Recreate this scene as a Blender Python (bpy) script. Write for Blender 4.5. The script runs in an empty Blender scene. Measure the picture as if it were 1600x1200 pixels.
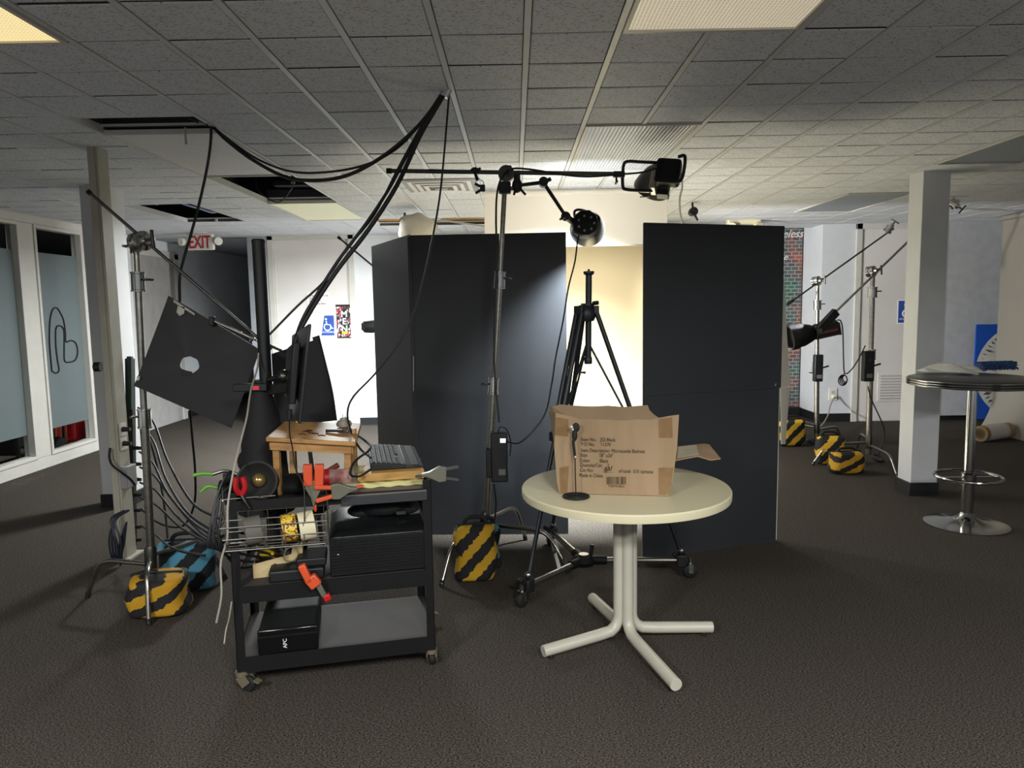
import bpy, math, random
from mathutils import Matrix, Vector, Quaternion
R = math.radians
random.seed(7)
SC = bpy.context.scene
COL = SC.collection
# ------------------------------------------------------------------ camera
F_PX, PITCH, YAW, ROLL = 1130.44, .104611, -.005188, .016164
CAMH, CEIL = 1.55, 2.563
cam = bpy.data.objects.new('camera', bpy.data.cameras.new('camera'))
COL.objects.link(cam)
cam.location = (0, 0, CAMH)
cam.data.sensor_fit = 'HORIZONTAL'
cam.data.sensor_width = 36
cam.data.lens = 36 * F_PX / 1600
cam.data.clip_start = .02
cam.rotation_euler = (Matrix.Rotation(-YAW, 3, 'Z') @ Matrix.Rotation(math.pi/2 - PITCH, 3, 'X') @ Matrix.Rotation(-ROLL, 3, 'Z')).to_euler()
SC.camera = cam
# ------------------------------------------------------------------ world, exposure
SC.view_settings.view_transform = 'Standard'
SC.view_settings.look = 'None'
SC.view_settings.gamma = 1
SC.view_settings.use_curve_mapping = False
SC.view_settings.exposure = 2.2
w = bpy.data.worlds.new('World'); SC.world = w; w.use_nodes = True
w.node_tree.nodes['Background'].inputs[0].default_value = (.55, .6, .7, 1)
w.node_tree.nodes['Background'].inputs[1].default_value = .05

def light(name, kind, loc, direction, watts, color, size=.2, spread=None):
    d = bpy.data.lights.new(name, kind); o = bpy.data.objects.new(name, d); COL.objects.link(o)
    o.location = loc; d.energy = watts; d.color = color
    if kind == 'AREA':
        d.shape = 'DISK'; d.size = size
        if spread: d.spread = R(spread)
    elif kind == 'SPOT':
        d.spot_size = R(spread or 90); d.spot_blend = .5; d.shadow_soft_size = size
    else:
        d.shadow_soft_size = size
    o.rotation_euler = Vector(direction).to_track_quat('-Z', 'Y').to_euler()
    return o
TL = 1.013/3.03616; GYL = 8.31346*TL
# the two studio lamps (their housings are built further down)
LAMP1 = Vector((.868, 4.62, 2.28)); DIR1 = Vector((-.26, .66, -.72)).normalized()
LAMP2 = Vector((.484, 4.80, 2.055)); DIR2 = Vector((.05, 1.0, -.06)).normalized()
light('lamp_beam', 'AREA', LAMP1 + DIR1*.07, DIR1, 80, (.84, .93, 1), .17, 88)
light('lamp_beam', 'AREA', LAMP2 + DIR2*.07, DIR2, 2.6, (.97, .985, 1), .17, 150)
light('spot_beam', 'SPOT', (2.70, 6.79, 1.36), (-1, .42, 0), 260, (.98, .99, 1), .08, 38)
light('hidden_beam', 'SPOT', (-.98, 6.27, 1.45), (1, .52, .02), 260, (.98, .99, 1), .08, 38)
# ceiling fluorescents added behind the camera, unseen, to fill the room
for fx in (-1.95, .73, 3.4):
    light('fluorescent', 'AREA', (fx, -.55, CEIL-.05), (0, 0, -1), 41, (.97, .99, .98), .6, 170)
light('fluorescent', 'AREA', (.73, GYL+14*TL, CEIL-.05), (0, 0, -1), 8, (.97, .985, 1), .55, 170)  # lamp of the panel added behind the hanging sheet to brighten the back
light('fluorescent', 'AREA', (-1.94, GYL+14*TL, CEIL-.06), (0, 0, -1), 46, (.96, 1, 1), .5, 170)

light('workshop_fill', 'AREA', (-6.4, 7.2, CEIL-.1), (0, 0, -1), 16, (1, .97, .92), .5)  # unseen light added to brighten the workshop behind the glass
# ------------------------------------------------------------------ pixel -> place
def ray(px, py):
    u = px-800; v = 600-py; cr, sr = math.cos(ROLL), math.sin(ROLL)
    u, v = u*cr+v*sr, -u*sr+v*cr
    x, v = u/F_PX, v/F_PX; cp, sp = math.cos(PITCH), math.sin(PITCH)
    y, z = cp+v*sp, -sp+v*cp; cy, sy = math.cos(YAW), math.sin(YAW)
    return Vector((x*cy+y*sy, -x*sy+y*cy, z))
def at(px, py, Y):
    r = ray(px, py); k = Y/r.y; return Vector((r.x*k, Y, CAMH+r.z*k))
def fl(px, py, z=0.):
    r = ray(px, py); k = (z-CAMH)/r.z; return Vector((r.x*k, r.y*k, z))
def onx(px, py, X):
    r = ray(px, py); k = X/r.x; return Vector((X, r.y*k, CAMH+r.z*k))
def path(*pts):
    return [at(*p) for p in pts]

# ------------------------------------------------------------------ mesh builder
def frame(d):
    d = Vector(d).normalized()
    a = Vector((0, 0, 1)) if abs(d.z) < .95 else Vector((1, 0, 0))
    u = d.cross(a).normalized(); return u, d.cross(u).normalized()
def catmull(p, k=6):
    p = [Vector(q) for q in p]
    if len(p) < 3: return p
    e = [p[0]*2-p[1]] + p + [p[-1]*2-p[-2]]; out = []
    for i in range(1, len(e)-2):
        for j in range(k):
            t = j/k
            out.append(.5*((2*e[i]) + (e[i+1]-e[i-1])*t + (2*e[i-1]-5*e[i]+4*e[i+1]-e[i+2])*t*t + (3*e[i]-e[i-1]-3*e[i+1]+e[i+2])*t**3))
    out.append(p[-1]); return out
class M:
    def __init__(s): s.v = []; s.f = []
    def add(s, v, f):
        n = len(s.v); s.v += [Vector(q) for q in v]; s.f += [tuple(i+n for i in q) for q in f]; return s
    def bx(s, x0, x1, y0, y1, z0, z1):
        return s.add([(x0,y0,z0),(x1,y0,z0),(x1,y1,z0),(x0,y1,z0),(x0,y0,z1),(x1,y0,z1),(x1,y1,z1),(x0,y1,z1)],
                     [(0,3,2,1),(4,5,6,7),(0,1,5,4),(1,2,6,5),(2,3,7,6),(3,0,4,7)])
    def box(s, c, size, rot=None):
        n = len(s.v); a, b, d = size[0]/2, size[1]/2, size[2]/2
        s.bx(-a, a, -b, b, -d, d)
        m = Matrix.Translation(Vector(c)) @ (rot.to_4x4() if rot else Matrix.Identity(4))
        for i in range(n, len(s.v)): s.v[i] = m @ s.v[i]
        return s
    def bar(s, p, q, w, h):                       # rectangular bar between two points
        p, q = Vector(p), Vector(q); d = q-p
        rot = d.to_track_quat('Y', 'Z').to_matrix()
        return s.box((p+q)/2, (w, d.length, h), rot)
    def cyl(s, p, q, r, r2=None, n=14, caps=True):
        p, q = Vector(p), Vector(q); r2 = r if r2 is None else r2; u, v = frame(q-p)
        vs = [c + (u*math.cos(2*math.pi*i/n) + v*math.sin(2*math.pi*i/n))*rr for c, rr in ((p, r), (q, r2)) for i in range(n)]
        fs = [(i, (i+1) % n, n+(i+1) % n, n+i) for i in range(n)]
        if caps: fs += [tuple(range(n))[::-1], tuple(range(n, 2*n))]
        return s.add(vs, fs)
    def tube(s, pts, r, n=7, k=6, smooth=True, closed=False):
        p = catmull(pts, k) if smooth else [Vector(q) for q in pts]
        if closed: p = p[:-1] if (p[0]-p[-1]).length < 1e-6 else p
        m = len(p); vs = []; u = None
        for i in range(m):
            d = (p[(i+1) % m]-p[i-1]) if closed else (p[min(i+1, m-1)]-p[max(i-1, 0)])
            d = d.normalized() if d.length > 1e-9 else Vector((0, 0, 1))
            u = frame(d)[0] if u is None else (u-d*u.dot(d)).normalized()
            v = d.cross(u)
            vs += [p[i] + (u*math.cos(2*math.pi*j/n)+v*math.sin(2*math.pi*j/n))*r for j in range(n)]
        fs = [(i*n+j, i*n+(j+1) % n, ((i+1) % m)*n+(j+1) % n, ((i+1) % m)*n+j) for i in range(m if closed else m-1) for j in range(n)]
        if not closed: fs += [tuple(range(n))[::-1], tuple(range((m-1)*n, m*n))]
        return s.add(vs, fs)
    def ring(s, c, axis, rad, r, n=28, k=7, a0=0, a1=2*math.pi):
        u, v = frame(axis); full = a1-a0 > 6.28
        pts = [Vector(c)+(u*math.cos(a0+(a1-a0)*i/n)+v*math.sin(a0+(a1-a0)*i/n))*rad for i in range(n if full else n+1)]
        return s.tube(pts, r, k, smooth=False, closed=full)
    def lathe(s, prof, c=(0, 0, 0), axis=(0, 0, 1), n=24, a0=0, a1=None):   # prof: (radius, height)
        u, v = frame(axis); ax = Vector(axis).normalized(); c = Vector(c); m = len(prof)
        vs = [c+ax*h+(u*math.cos(2*math.pi*i/n)+v*math.sin(2*math.pi*i/n))*max(r, 1e-4) for r, h in prof for i in range(n)]
        fs = [(j*n+i, j*n+(i+1) % n, (j+1)*n+(i+1) % n, (j+1)*n+i) for j in range(m-1) for i in range(n)]
        if prof[0][0] > .001: fs.append(tuple(range(n))[::-1])
        if prof[-1][0] > .001: fs.append(tuple(range((m-1)*n, m*n)))
        return s.add(vs, fs)
    def sph(s, c, r, n=14, sc=(1, 1, 1), rot=None):
        k = len(s.v); s.lathe([(r*math.sin(math.pi*i/n), -r*math.cos(math.pi*i/n)) for i in range(n+1)], n=n+4)
        for i in range(k, len(s.v)):
            q = Vector((s.v[i].x*sc[0], s.v[i].y*sc[1], s.v[i].z*sc[2])); s.v[i] = Vector(c)+(rot @ q if rot else q)
        return s
    def prism(s, poly, n, t):                      # planar polygon (3-D points) thickened along n
        n = Vector(n).normalized()*t; p = [Vector(q) for q in poly]; k = len(p)
        return s.add(p+[q+n for q in p], [tuple(range(k)), tuple(range(2*k-1, k-1, -1))]+[(i, k+i, k+(i+1) % k, (i+1) % k) for i in range(k)])
    def sheet(s, fn, nu, nv, t=0, nrm=(0, 0, 1)):
        vs = [Vector(fn(i/nu, j/nv)) for j in range(nv+1) for i in range(nu+1)]
        W = nu+1; fs = [(j*W+i, j*W+i+1, (j+1)*W+i+1, (j+1)*W+i) for j in range(nv) for i in range(nu)]
        if t:
            k = len(vs); o = Vector(nrm)*t; vs = vs+[q+o for q in vs]
            edge = [i for i in range(nu)] ; fs2 = [tuple(x+k for x in f[::-1]) for f in fs]
            b = [(i, i+1) for i in range(nu)]+[(j*W+nu, (j+1)*W+nu) for j in range(nv)]+[(nv*W+i+1, nv*W+i) for i in range(nu)]+[((j+1)*W, j*W) for j in range(nv)]
            fs = fs+fs2+[(c, a, a+k, c+k) for a, c in b]
        return s.add(vs, fs)
    def xf(s, m):
        s.v = [m @ q for q in s.v]; return s
def data(name, mb, mat, ang=38):
    me = bpy.data.meshes.new(name); me.from_pydata([tuple(q) for q in mb.v], [], mb.f)
    import bmesh
    b = bmesh.new(); b.from_mesh(me); bmesh.ops.recalc_face_normals(b, faces=b.faces); b.to_mesh(me); b.free()
    me.polygons.foreach_set('use_smooth', [True]*len(me.polygons)); me.set_sharp_from_angle(angle=R(ang))
    if mat: me.materials.append(mat)
    return me
def bevel(o, w, seg=2):
    if w:
        b = o.modifiers.new('bevel', 'BEVEL'); b.width = w; b.segments = seg; b.limit_method = 'ANGLE'; b.angle_limit = R(50)
    return o
ROOTM = {}
def tag(o, label, cat, group=None):
    o['label'] = label; o['category'] = cat
    if group: o['group'] = group
    return o
def thing(name, label, cat, loc=(0, 0, 0), rz=0, group=None):
    o = bpy.data.objects.new(name, None); COL.objects.link(o); o.empty_display_size = .05
    o.location = loc; o.rotation_euler = (0, 0, rz); tag(o, label, cat, group)
    ROOTM[o] = Matrix.Translation(Vector(loc)) @ Matrix.Rotation(rz, 4, 'Z'); return o
def part(root, name, mb, mat, local=False, bv=0, label=None, kind=None, ang=38):
    """a mesh under a thing or part; vertices in world coordinates unless local"""
    m = ROOTM.get(root, Matrix.Identity(4))
    if not local: mb.xf(m.inverted())
    o = bpy.data.objects.new(name, data(name, mb, mat, ang)); COL.objects.link(o); o.parent = root
    ROOTM[o] = m
    if label: o['label'] = label
    if kind: o['kind'] = kind
    return bevel(o, bv)
def solo(name, mb, mat, label, cat, loc=None, group=None, bv=0, ang=38):
    if loc is None:
        n = len(mb.v); loc = Vector((sum(q.x for q in mb.v)/n, sum(q.y for q in mb.v)/n, min(q.z for q in mb.v)))
    mb.xf(Matrix.Translation(-Vector(loc)))
    o = bpy.data.objects.new(name, data(name, mb, mat, ang)); COL.objects.link(o); o.location = loc
    ROOTM[o] = Matrix.Translation(Vector(loc)); tag(o, label, cat, group); return bevel(o, bv)
def struct(name, mb, mat, bv=0):
    o = bpy.data.objects.new(name, data(name, mb, mat)); COL.objects.link(o); o['kind'] = 'structure'
    ROOTM[o] = Matrix.Identity(4); return bevel(o, bv)
def text(root, name, s, mat, origin, right, up, size, depth=.0015, font_sx=1, align='LEFT', shear=0, bold=0):
    """flat lettering laid on a surface: origin, reading direction and up direction in world space"""
    c = bpy.data.curves.new('t', 'FONT'); c.body = s; c.size = size; c.extrude = depth; c.align_x = align; c.shear = shear; c.offset = bold
    c.resolution_u = 3
    o = bpy.data.objects.new('t', c); COL.objects.link(o)
    dg = bpy.context.evaluated_depsgraph_get(); me = bpy.data.meshes.new_from_object(o.evaluated_get(dg))
    bpy.data.objects.remove(o)
    r = Vector(right).normalized(); u = Vector(up).normalized(); n = r.cross(u)
    m = Matrix(((r.x*font_sx, u.x, n.x, origin[0]), (r.y*font_sx, u.y, n.y, origin[1]), (r.z*font_sx, u.z, n.z, origin[2]), (0, 0, 0, 1)))
    me.transform(ROOTM[root].inverted() @ m); me.materials.clear(); me.materials.append(mat)
    ob = bpy.data.objects.new(name, me); COL.objects.link(ob); ob.parent = root; ROOTM[ob] = ROOTM[root]; return ob
# ------------------------------------------------------------------ materials
def lin(h):
    if not isinstance(h, str): return (*h, 1)
    c = [int(h[i:i+2], 16)/255 for i in (0, 2, 4)]
    return (*[x/12.92 if x <= .04045 else ((x+.055)/1.055)**2.4 for x in c], 1)
MATS = {}
def mat(name, col, rough=.6, metal=0, var=.12, scale=8, bump=0, bscale=60, col2=None, stretch=(1, 1, 1), detail=4, emit=0, trans=0, spec=.5, coat=0, sharp=None, alpha=1):
    if name in MATS: return MATS[name]
    m = bpy.data.materials.new(name); m.use_nodes = True; MATS[name] = m
    nt = m.node_tree; N = nt.nodes; Lk = nt.links.new; b = N['Principled BSDF']
    b.inputs['Roughness'].default_value = rough; b.inputs['Metallic'].default_value = metal
    b.inputs['Specular IOR Level'].default_value = spec; b.inputs['Transmission Weight'].default_value = trans
    b.inputs['Coat Weight'].default_value = coat; b.inputs['Alpha'].default_value = alpha
    c = lin(col); c2 = lin(col2) if col2 else tuple(x*(1-var) for x in c[:3])+(1,)
    tc = N.new('ShaderNodeTexCoord'); mp = N.new('ShaderNodeMapping'); mp.inputs['Scale'].default_value = stretch
    Lk(tc.outputs['Object'], mp.inputs[0])
    nz = N.new('ShaderNodeTexNoise'); nz.inputs['Scale'].default_value = scale; nz.inputs['Detail'].default_value = detail
    Lk(mp.outputs[0], nz.inputs['Vector'])
    cr = N.new('ShaderNodeValToRGB'); cr.color_ramp.elements[0].color = c2; cr.color_ramp.elements[1].color = c
    a, d = sharp or (.35, .65); cr.color_ramp.elements[0].position = a; cr.color_ramp.elements[1].position = d
    Lk(nz.outputs[0], cr.inputs[0]); Lk(cr.outputs[0], b.inputs['Base Color'])
    if bump:
        n2 = N.new('ShaderNodeTexNoise'); n2.inputs['Scale'].default_value = bscale; n2.inputs['Detail'].default_value = 3
        Lk(mp.outputs[0], n2.inputs['Vector']); bp = N.new('ShaderNodeBump'); bp.inputs['Strength'].default_value = bump; bp.inputs['Distance'].default_value = .01
        Lk(n2.outputs[0], bp.inputs['Height']); Lk(bp.outputs[0], b.inputs['Normal'])
    if emit:
        b.inputs['Emission Strength'].default_value = emit; Lk(cr.outputs[0], b.inputs['Emission Color'])
    return m
def nodes(m): return m.node_tree.nodes, m.node_tree.links.new, m.node_tree.nodes['Principled BSDF']
def math_(N, Lk, op, a, b=0.):
    n = N.new('ShaderNodeMath'); n.operation = op
    for i, x in enumerate((a, b)):
        if isinstance(x, (int, float)): n.inputs[i].default_value = x
        else: Lk(x, n.inputs[i])
    return n.outputs[0]
def stripes(name, c1, c2, period, nx, ny, nz, duty=.5, rough=.8, off=0.):
    m = mat(name, c1, rough, bump=.15, bscale=300); N, Lk, b = nodes(m)
    tc = N.new('ShaderNodeTexCoord'); sp = N.new('ShaderNodeSeparateXYZ'); Lk(tc.outputs['Object'], sp.inputs[0])
    v = math_(N, Lk, 'ADD', math_(N, Lk, 'ADD', math_(N, Lk, 'MULTIPLY', sp.outputs[0], nx), math_(N, Lk, 'MULTIPLY', sp.outputs[1], ny)), math_(N, Lk, 'MULTIPLY', sp.outputs[2], nz))
    nzt = N.new('ShaderNodeTexNoise'); nzt.inputs['Scale'].default_value = 9
    v = math_(N, Lk, 'ADD', v, math_(N, Lk, 'MULTIPLY', nzt.outputs[0], .035))
    fr = math_(N, Lk, 'GREATER_THAN', math_(N, Lk, 'FRACT', math_(N, Lk, 'ADD', math_(N, Lk, 'DIVIDE', v, period), off+20)), duty)
    mx = N.new('ShaderNodeMixRGB'); Lk(fr, mx.inputs[0]); mx.inputs[1].default_value = lin(c1); mx.inputs[2].default_value = lin(c2)
    Lk(mx.outputs[0], b.inputs['Base Color']); return m
WALL = mat('wall_paint', 'dfe2e5', .75, bump=.03, bscale=200, var=.04)
WALLG = mat('wall_paint_grey', 'a6abb2', .75, bump=.03, bscale=200, var=.05)
DARKW = mat('corridor_paint', '3c4146', .7, var=.1)
TRIM = mat('white_trim', 'c8c5be', .45, var=.06)
BASEB = mat('black_baseboard', '191a1c', .45)
DOORM = mat('door_paint', 'd8d4d0', .55, var=.05, scale=2)
BLACK = mat('black_plastic', '111214', .5, var=.2)
BLACKM = mat('black_powder_coat', '0a0a0b', .6, spec=.3, var=.3, bump=.03, bscale=400)
RUB = mat('black_rubber', '0e0e0f', .7)
CHROME = mat('chrome', 'c8c8c6', .14, 1, var=.08)
STEEL = mat('brushed_steel', 'a5a29a', .3, 1, var=.2, stretch=(1, 1, 6))
DSTEEL = mat('dark_steel', '5d5c58', .35, 1, var=.25)
CABLE = mat('cable_black', '0f1013', .5)
CABW = mat('cable_white', '9d988b', .5)
PINE = mat('pine_wood', 'b98d55', .5, col2='9a6f3d', scale=5, stretch=(1, 9, 9), bump=.05)
ORANGE = mat('orange_plastic', 'd2502a', .4)
REDP = mat('red_plastic', 'b3121c', .4)
WHITEP = mat('white_plastic', 'd9d6cc', .45)
CREAM = mat('cream_plastic', 'd3caaa', .45)
BOARD = mat('black_foamcore', '2a2c30', .6, var=.2, scale=1.5, bump=.02, bscale=120)
INK = mat('black_ink', '121212', .7)
WINK = mat('white_ink', 'e8e8e6', .6)
# ================================================================== THE ROOM
XL, XR, YB, YN = -4.8, 6.5, 9.75, -3.2
carpet = mat('carpet', '5f574d', .95, col2='151416', scale=120, detail=8, bump=.7, bscale=150, stretch=(1, 1.7, 1), sharp=(.36, .66), spec=.15)
struct('floor', M().bx(-8.2, XR+.1, YN-.1, 14.2, -.1, 0), carpet)
struct('wall_behind', M().bx(XL, XR, YN-.1, YN, 0, CEIL+.6), WALLG)
struct('wall_right', M().bx(XR, XR+.1, YN, 10.2, 0, CEIL+.6), WALLG)
# --- ceiling: tegular tiles hanging in a tee grid
T = 1.013/3.03616; GX, GY = .184287*T, 8.31346*T
tile_m = mat('mineral_tile', 'd9dce2', .9, col2='727477', scale=95, detail=3, stretch=(1, 2.4, 1), sharp=(.33, .43), bump=.35, bscale=120, spec=.2)
grid_m = mat('grid_paint', 'c6c7c8', .45, var=.05)
deck_m = mat('plenum_deck', '1d2026', .9)
ply_m = mat('plywood_deck', 'b98f58', .8, scale=4, stretch=(1, 6, 1), var=.3)
g = M()
c0, c1, r0, r1 = -15, 19, -16, 21
for c in range(c0, c1+1):
    x = GX+c*T; g.bx(x-.012, x+.012, GY+r0*T, YB+.45, CEIL-.002, CEIL+.03)
for r in range(r0, r1+1):
    y = GY+r*T; g.bx(GX+c0*T-.05, GX+c1*T, y-.006, y+.006, CEIL+.0005, CEIL+.03)
LIGHTS = [(c, r) for c in (-7, 1, 9) for r in (-12, -4, 4, 12)]
OPEN = set()
for c, r in LIGHTS + [(-7, 8), (-11, 12)]:
    OPEN |= {(c+i, r+j) for i in (0, 1) for j in range(4)}
OPEN -= {(c+i, r+j) for c, r in ((-7, -4), ) for i in (0, 1) for j in (-9,)}
HOLES = {(-7+i, 8+j) for i in (0, 1) for j in range(4)} | {(-11+i, 12+j) for i in (0, 1) for j in range(4)} | {(-7, 3), (-6, 3)} | {(-5, 16), (-4, 16), (-5, 17), (-3, 16), (-3, 17), (-2, 16), (-2, 17), (-4, 17), (-1, 16), (-1, 17)}
OPEN |= HOLES
# cut the tees out of the holes and light openings by rebuilding them cell by cell
g = M(); cells = [(c, r) for c in range(c0, c1) for r in range(r0, r1)]
def opening(c, r):
    for a, b in LIGHTS + [(-7, 8), (-11, 12)]:
        if a <= c < a+2 and b <= r < b+4: return (a, b)
    if (c, r) in ((-7, 3), (-6, 3)): return 'gap'
    if (c, r) in HOLES: return 'ply'
    return None
for c in range(c0, c1+1):
    x = GX+c*T; run = None
    for r in range(r0, r1+1):
        a, b = opening(c-1, r), opening(c, r)
        solid = r < r1 and not (a and a == b)
        if solid and run is None: run = r
        if not solid and run is not None:
            g.bx(x-.012, x+.012, GY+run*T-.01, GY+r*T+.01, CEIL-.017, CEIL+.03); run = None
for r in range(r0, r1+1):
    y = GY+r*T; run = None
    for c in range(c0, c1+1):
        a, b = opening(c, r-1), opening(c, r)
        solid = c < c1 and not (a and a == b)
        if solid and run is None: run = c
        if not solid and run is not None:
            g.bx(GX+run*T-.01, GX+c*T+.01, y-.007, y+.007, CEIL+.018, CEIL+.03); run = None
ceil = struct('ceiling', g, grid_m)
part(ceil, 'deck', M().bx(XL-.2, XR+.2, YN-.1, 14.2, CEIL+.62, CEIL+.66), deck_m)
part(ceil, 'upper_wall', M().bx(XL-.2, XL-.16, YN, 14.2, CEIL-.01, CEIL+.62).bx(XR+.1, XR+.14, YN, 14.2, CEIL, CEIL+.62).bx(XL, XR, 10.5, 10.54, CEIL, CEIL+.62), deck_m)
part(ceil, 'plywood_panel', M().box((GX-2.3*T, GY+17.2*T, CEIL+.09), (5.6*T, 2.6*T, .015), Matrix.Rotation(R(-9), 3, 'X')), ply_m)
def tile_mb(h=.016):
    a = T/2-.0150; b = T/2-.0085; e = .004
    m = M(); z1, z0 = .022, -h
    v = [(-a, -b, z1), (a, -b, z1), (a, b, z1), (-a, b, z1), (-a, -b, z0+e), (a, -b, z0+e), (a, b, z0+e), (-a, b, z0+e), (-a+e, -b+e, z0), (a-e, -b+e, z0), (a-e, b-e, z0), (-a+e, b-e, z0)]
    return m.add(v, [(0, 1, 2, 3), (8, 11, 10, 9)]+[(i, 4+i, 4+(i+1) % 4, (i+1) % 4) for i in range(4)]+[(4+i, 8+i, 8+(i+1) % 4, 4+(i+1) % 4) for i in range(4)])
edge_m = mat('shaded_tile_edge', '45423d', .95)  # groove shade painted as a dark colour on the tile sides
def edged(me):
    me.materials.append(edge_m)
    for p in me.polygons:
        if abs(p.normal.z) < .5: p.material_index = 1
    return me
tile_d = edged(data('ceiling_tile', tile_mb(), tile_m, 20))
def center(c, r): return GX+(c+.5)*T, GY+(r+.5)*T
solid = [(c, r) for c, r in cells if (c, r) not in OPEN]
def seen(c, r):
    x, y = center(c, r)
    if y < 2.2: return False
    u = 800+F_PX*x/y
    return -80 < u < 1680
vis = sorted([q for q in solid if seen(*q)], key=lambda q: math.hypot(*center(*q)))
near = vis[:300]; rest = [q for q in solid if q not in set(near)]
for c, r in near:
    x, y = center(c, r)
    o = bpy.data.objects.new('ceiling_tile', tile_d); COL.objects.link(o); o.parent = ceil
    o.location = (x, y, CEIL+random.uniform(-.0015, .0015)); o.rotation_euler = (random.gauss(0, .004), random.gauss(0, .004), random.choice((0, math.pi)))
m = M()
for c, r in rest:
    x, y = center(c, r); t = tile_mb(); t.xf(Matrix.Translation((x, y, CEIL+random.uniform(-.0015, .0015))) @ Matrix.Rotation(random.gauss(0, .004), 4, 'X')); m.add(t.v, t.f)
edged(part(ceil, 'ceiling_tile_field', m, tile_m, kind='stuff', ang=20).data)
part(ceil, 'tilted_tile', M().box((GX-6*T, GY+3.2*T, CEIL+.014), (2*T-.02, .42*T, .014), Matrix.Rotation(R(4), 3, 'X')), tile_m)
part(ceil, 'wall_angle', M().bx(XL+.0, XL+.03, YN, 8.4, CEIL-.004, CEIL+.03).bx(-3.2, -1.0, YB-.05, YB-.02, CEIL-.004, CEIL+.02).bx(XR-.03, XR, YN, 9.4, CEIL-.004, CEIL+.03), grid_m)
part(ceil, 'corridor_ceiling', M().bx(-4.9, -3.0, YB+.3, 14.2, CEIL-.012, CEIL+.02), WALLG)
part(ceil, 'broken_grid_bar', M().bar(at(672, 341, 8.6), at(758, 354, 8.6), .025, .02).bar(at(676, 347, 8.5), at(692, 338, 8.3), .02, .012), grid_m)
# --- ceiling lights
def lens_mat(name, base, emit, ecol, cell, slant=0):
    m = mat(name, base, .35, spec=.5); N, Lk, b = nodes(m)
    tc = N.new('ShaderNodeTexCoord'); sp = N.new('ShaderNodeSeparateXYZ'); Lk(tc.outputs['Object'], sp.inputs[0])
    fx = math_(N, Lk, 'ABSOLUTE', math_(N, Lk, 'SUBTRACT', math_(N, Lk, 'FRACT', math_(N, Lk, 'ADD', math_(N, Lk, 'DIVIDE', sp.outputs[0], cell), 50)), .5))
    fy = math_(N, Lk, 'ABSOLUTE', math_(N, Lk, 'SUBTRACT', math_(N, Lk, 'FRACT', math_(N, Lk, 'ADD', math_(N, Lk, 'DIVIDE', sp.outputs[1], cell), 50)), .5))
    h = math_(N, Lk, 'MAXIMUM', fx, fy) if not slant else fx
    bp = N.new('ShaderNodeBump'); bp.inputs['Strength'].default_value = .9; bp.inputs['Distance'].default_value = .008
    Lk(h, bp.inputs['Height']); Lk(bp.outputs[0], b.inputs['Normal'])
    cr = N.new('ShaderNodeValToRGB'); cr.color_ramp.elements[0].position = .28; cr.color_ramp.elements[1].position = .46
    cr.color_ramp.elements[0].color = tuple(x*.55 for x in lin(base)[:3])+(1,); cr.color_ramp.elements[1].color = lin(base)
    Lk(h, cr.inputs[0]); Lk(cr.outputs[0], b.inputs['Base Color'])
    if emit:
        mx = N.new('ShaderNodeMixRGB'); mx.blend_type = 'MULTIPLY'; mx.inputs[0].default_value = 1; mx.inputs[2].default_value = lin(ecol); Lk(cr.outputs[0], mx.inputs[1])
        Lk(mx.outputs[0], b.inputs['Emission Color']); b.inputs['Emission Strength'].default_value = emit
    return m
LENS_ON = lens_mat('prismatic_lens_lit', 'e9e4d6', .32, 'ffe6b0', .0135)
LENS_ON2 = lens_mat('louver_lens_lit', 'e9e6dc', .14, 'fff0d8', .0135)
LENS = lens_mat('prismatic_lens', 'f0eee8', 0, 'ffffff', .02)
LENS_GREY = lens_mat('prismatic_lens_grey', '8f979f', 0, 'ffffff', .02)
LOUV = lens_mat('ribbed_lens', 'dfe6f2', 0, 'ffffff', .022, 1)
LINFO = {(-7, -4): (LENS_ON, 'glowing cream fluorescent panel at the upper left corner of the ceiling'),
         (1, -4): (LENS_ON2, 'dim warm fluorescent panel with square louver cells at the top edge of the ceiling'),
         (-7, -12): (LENS_ON, 'added unseen lit fluorescent panel on the left of the row behind the viewer'), (1, -12): (LENS_ON, 'added unseen lit fluorescent panel in the middle of the row behind the viewer'), (9, -12): (LENS_ON, 'added unseen lit fluorescent panel on the right of the row behind the viewer'),
         (1, 4): (LOUV, 'ribbed ceiling light panel with bluish sheen above the boom lamp'),
         (-7, 4): (LENS, 'unlit prismatic ceiling light panel below the gap where cables are clamped'),
         (-7, 12): (lens_mat('prismatic_lens_dim', 'dcdcc8', .1, 'f0eec0', .02), 'dim yellowish ceiling light panel beyond the open hole over the passage door'),
         (1, 12): (LENS_ON, 'added lit ceiling light panel hidden behind the hanging white paper sheet'),
         (9, 12): (LENS_GREY, 'flat grey unlit ceiling panel left of the right column top'),
         (9, 4): (LENS_GREY, 'unlit grey ceiling light panel running off the right edge above the column')}
for (c, r), (lm, lab) in LINFO.items():
    x0, y0 = GX+c*T, GY+r*T; x1, y1 = x0+2*T, y0+4*T
    t = thing('ceiling_light', lab, 'ceiling light', ((x0+x1)/2, (y0+y1)/2, CEIL), 0, 'recessed ceiling light panels')
    z = CEIL-.017; fr = M(); q = .014; k = .03
    fr.bx(x0+q, x1-q, y0+q, y0+k, z-.008, z+.02).bx(x0+q, x1-q, y1-k, y1-q, z-.008, z+.02).bx(x0+q, x0+k, y0+k, y1-k, z-.008, z+.02).bx(x1-k, x1-q, y0+k, y1-k, z-.008, z+.02)
    part(t, 'frame', fr, TRIM)
    part(t, 'lens', M().bx(x0+k, x1-k, y0+k, y1-k, z, z+.006), lm)
    part(t, 'housing', M().bx(x0+q, x1-q, y0+q, y1-q, z+.03, z+.12), mat('dark_housing', '26282c', .6))
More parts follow.
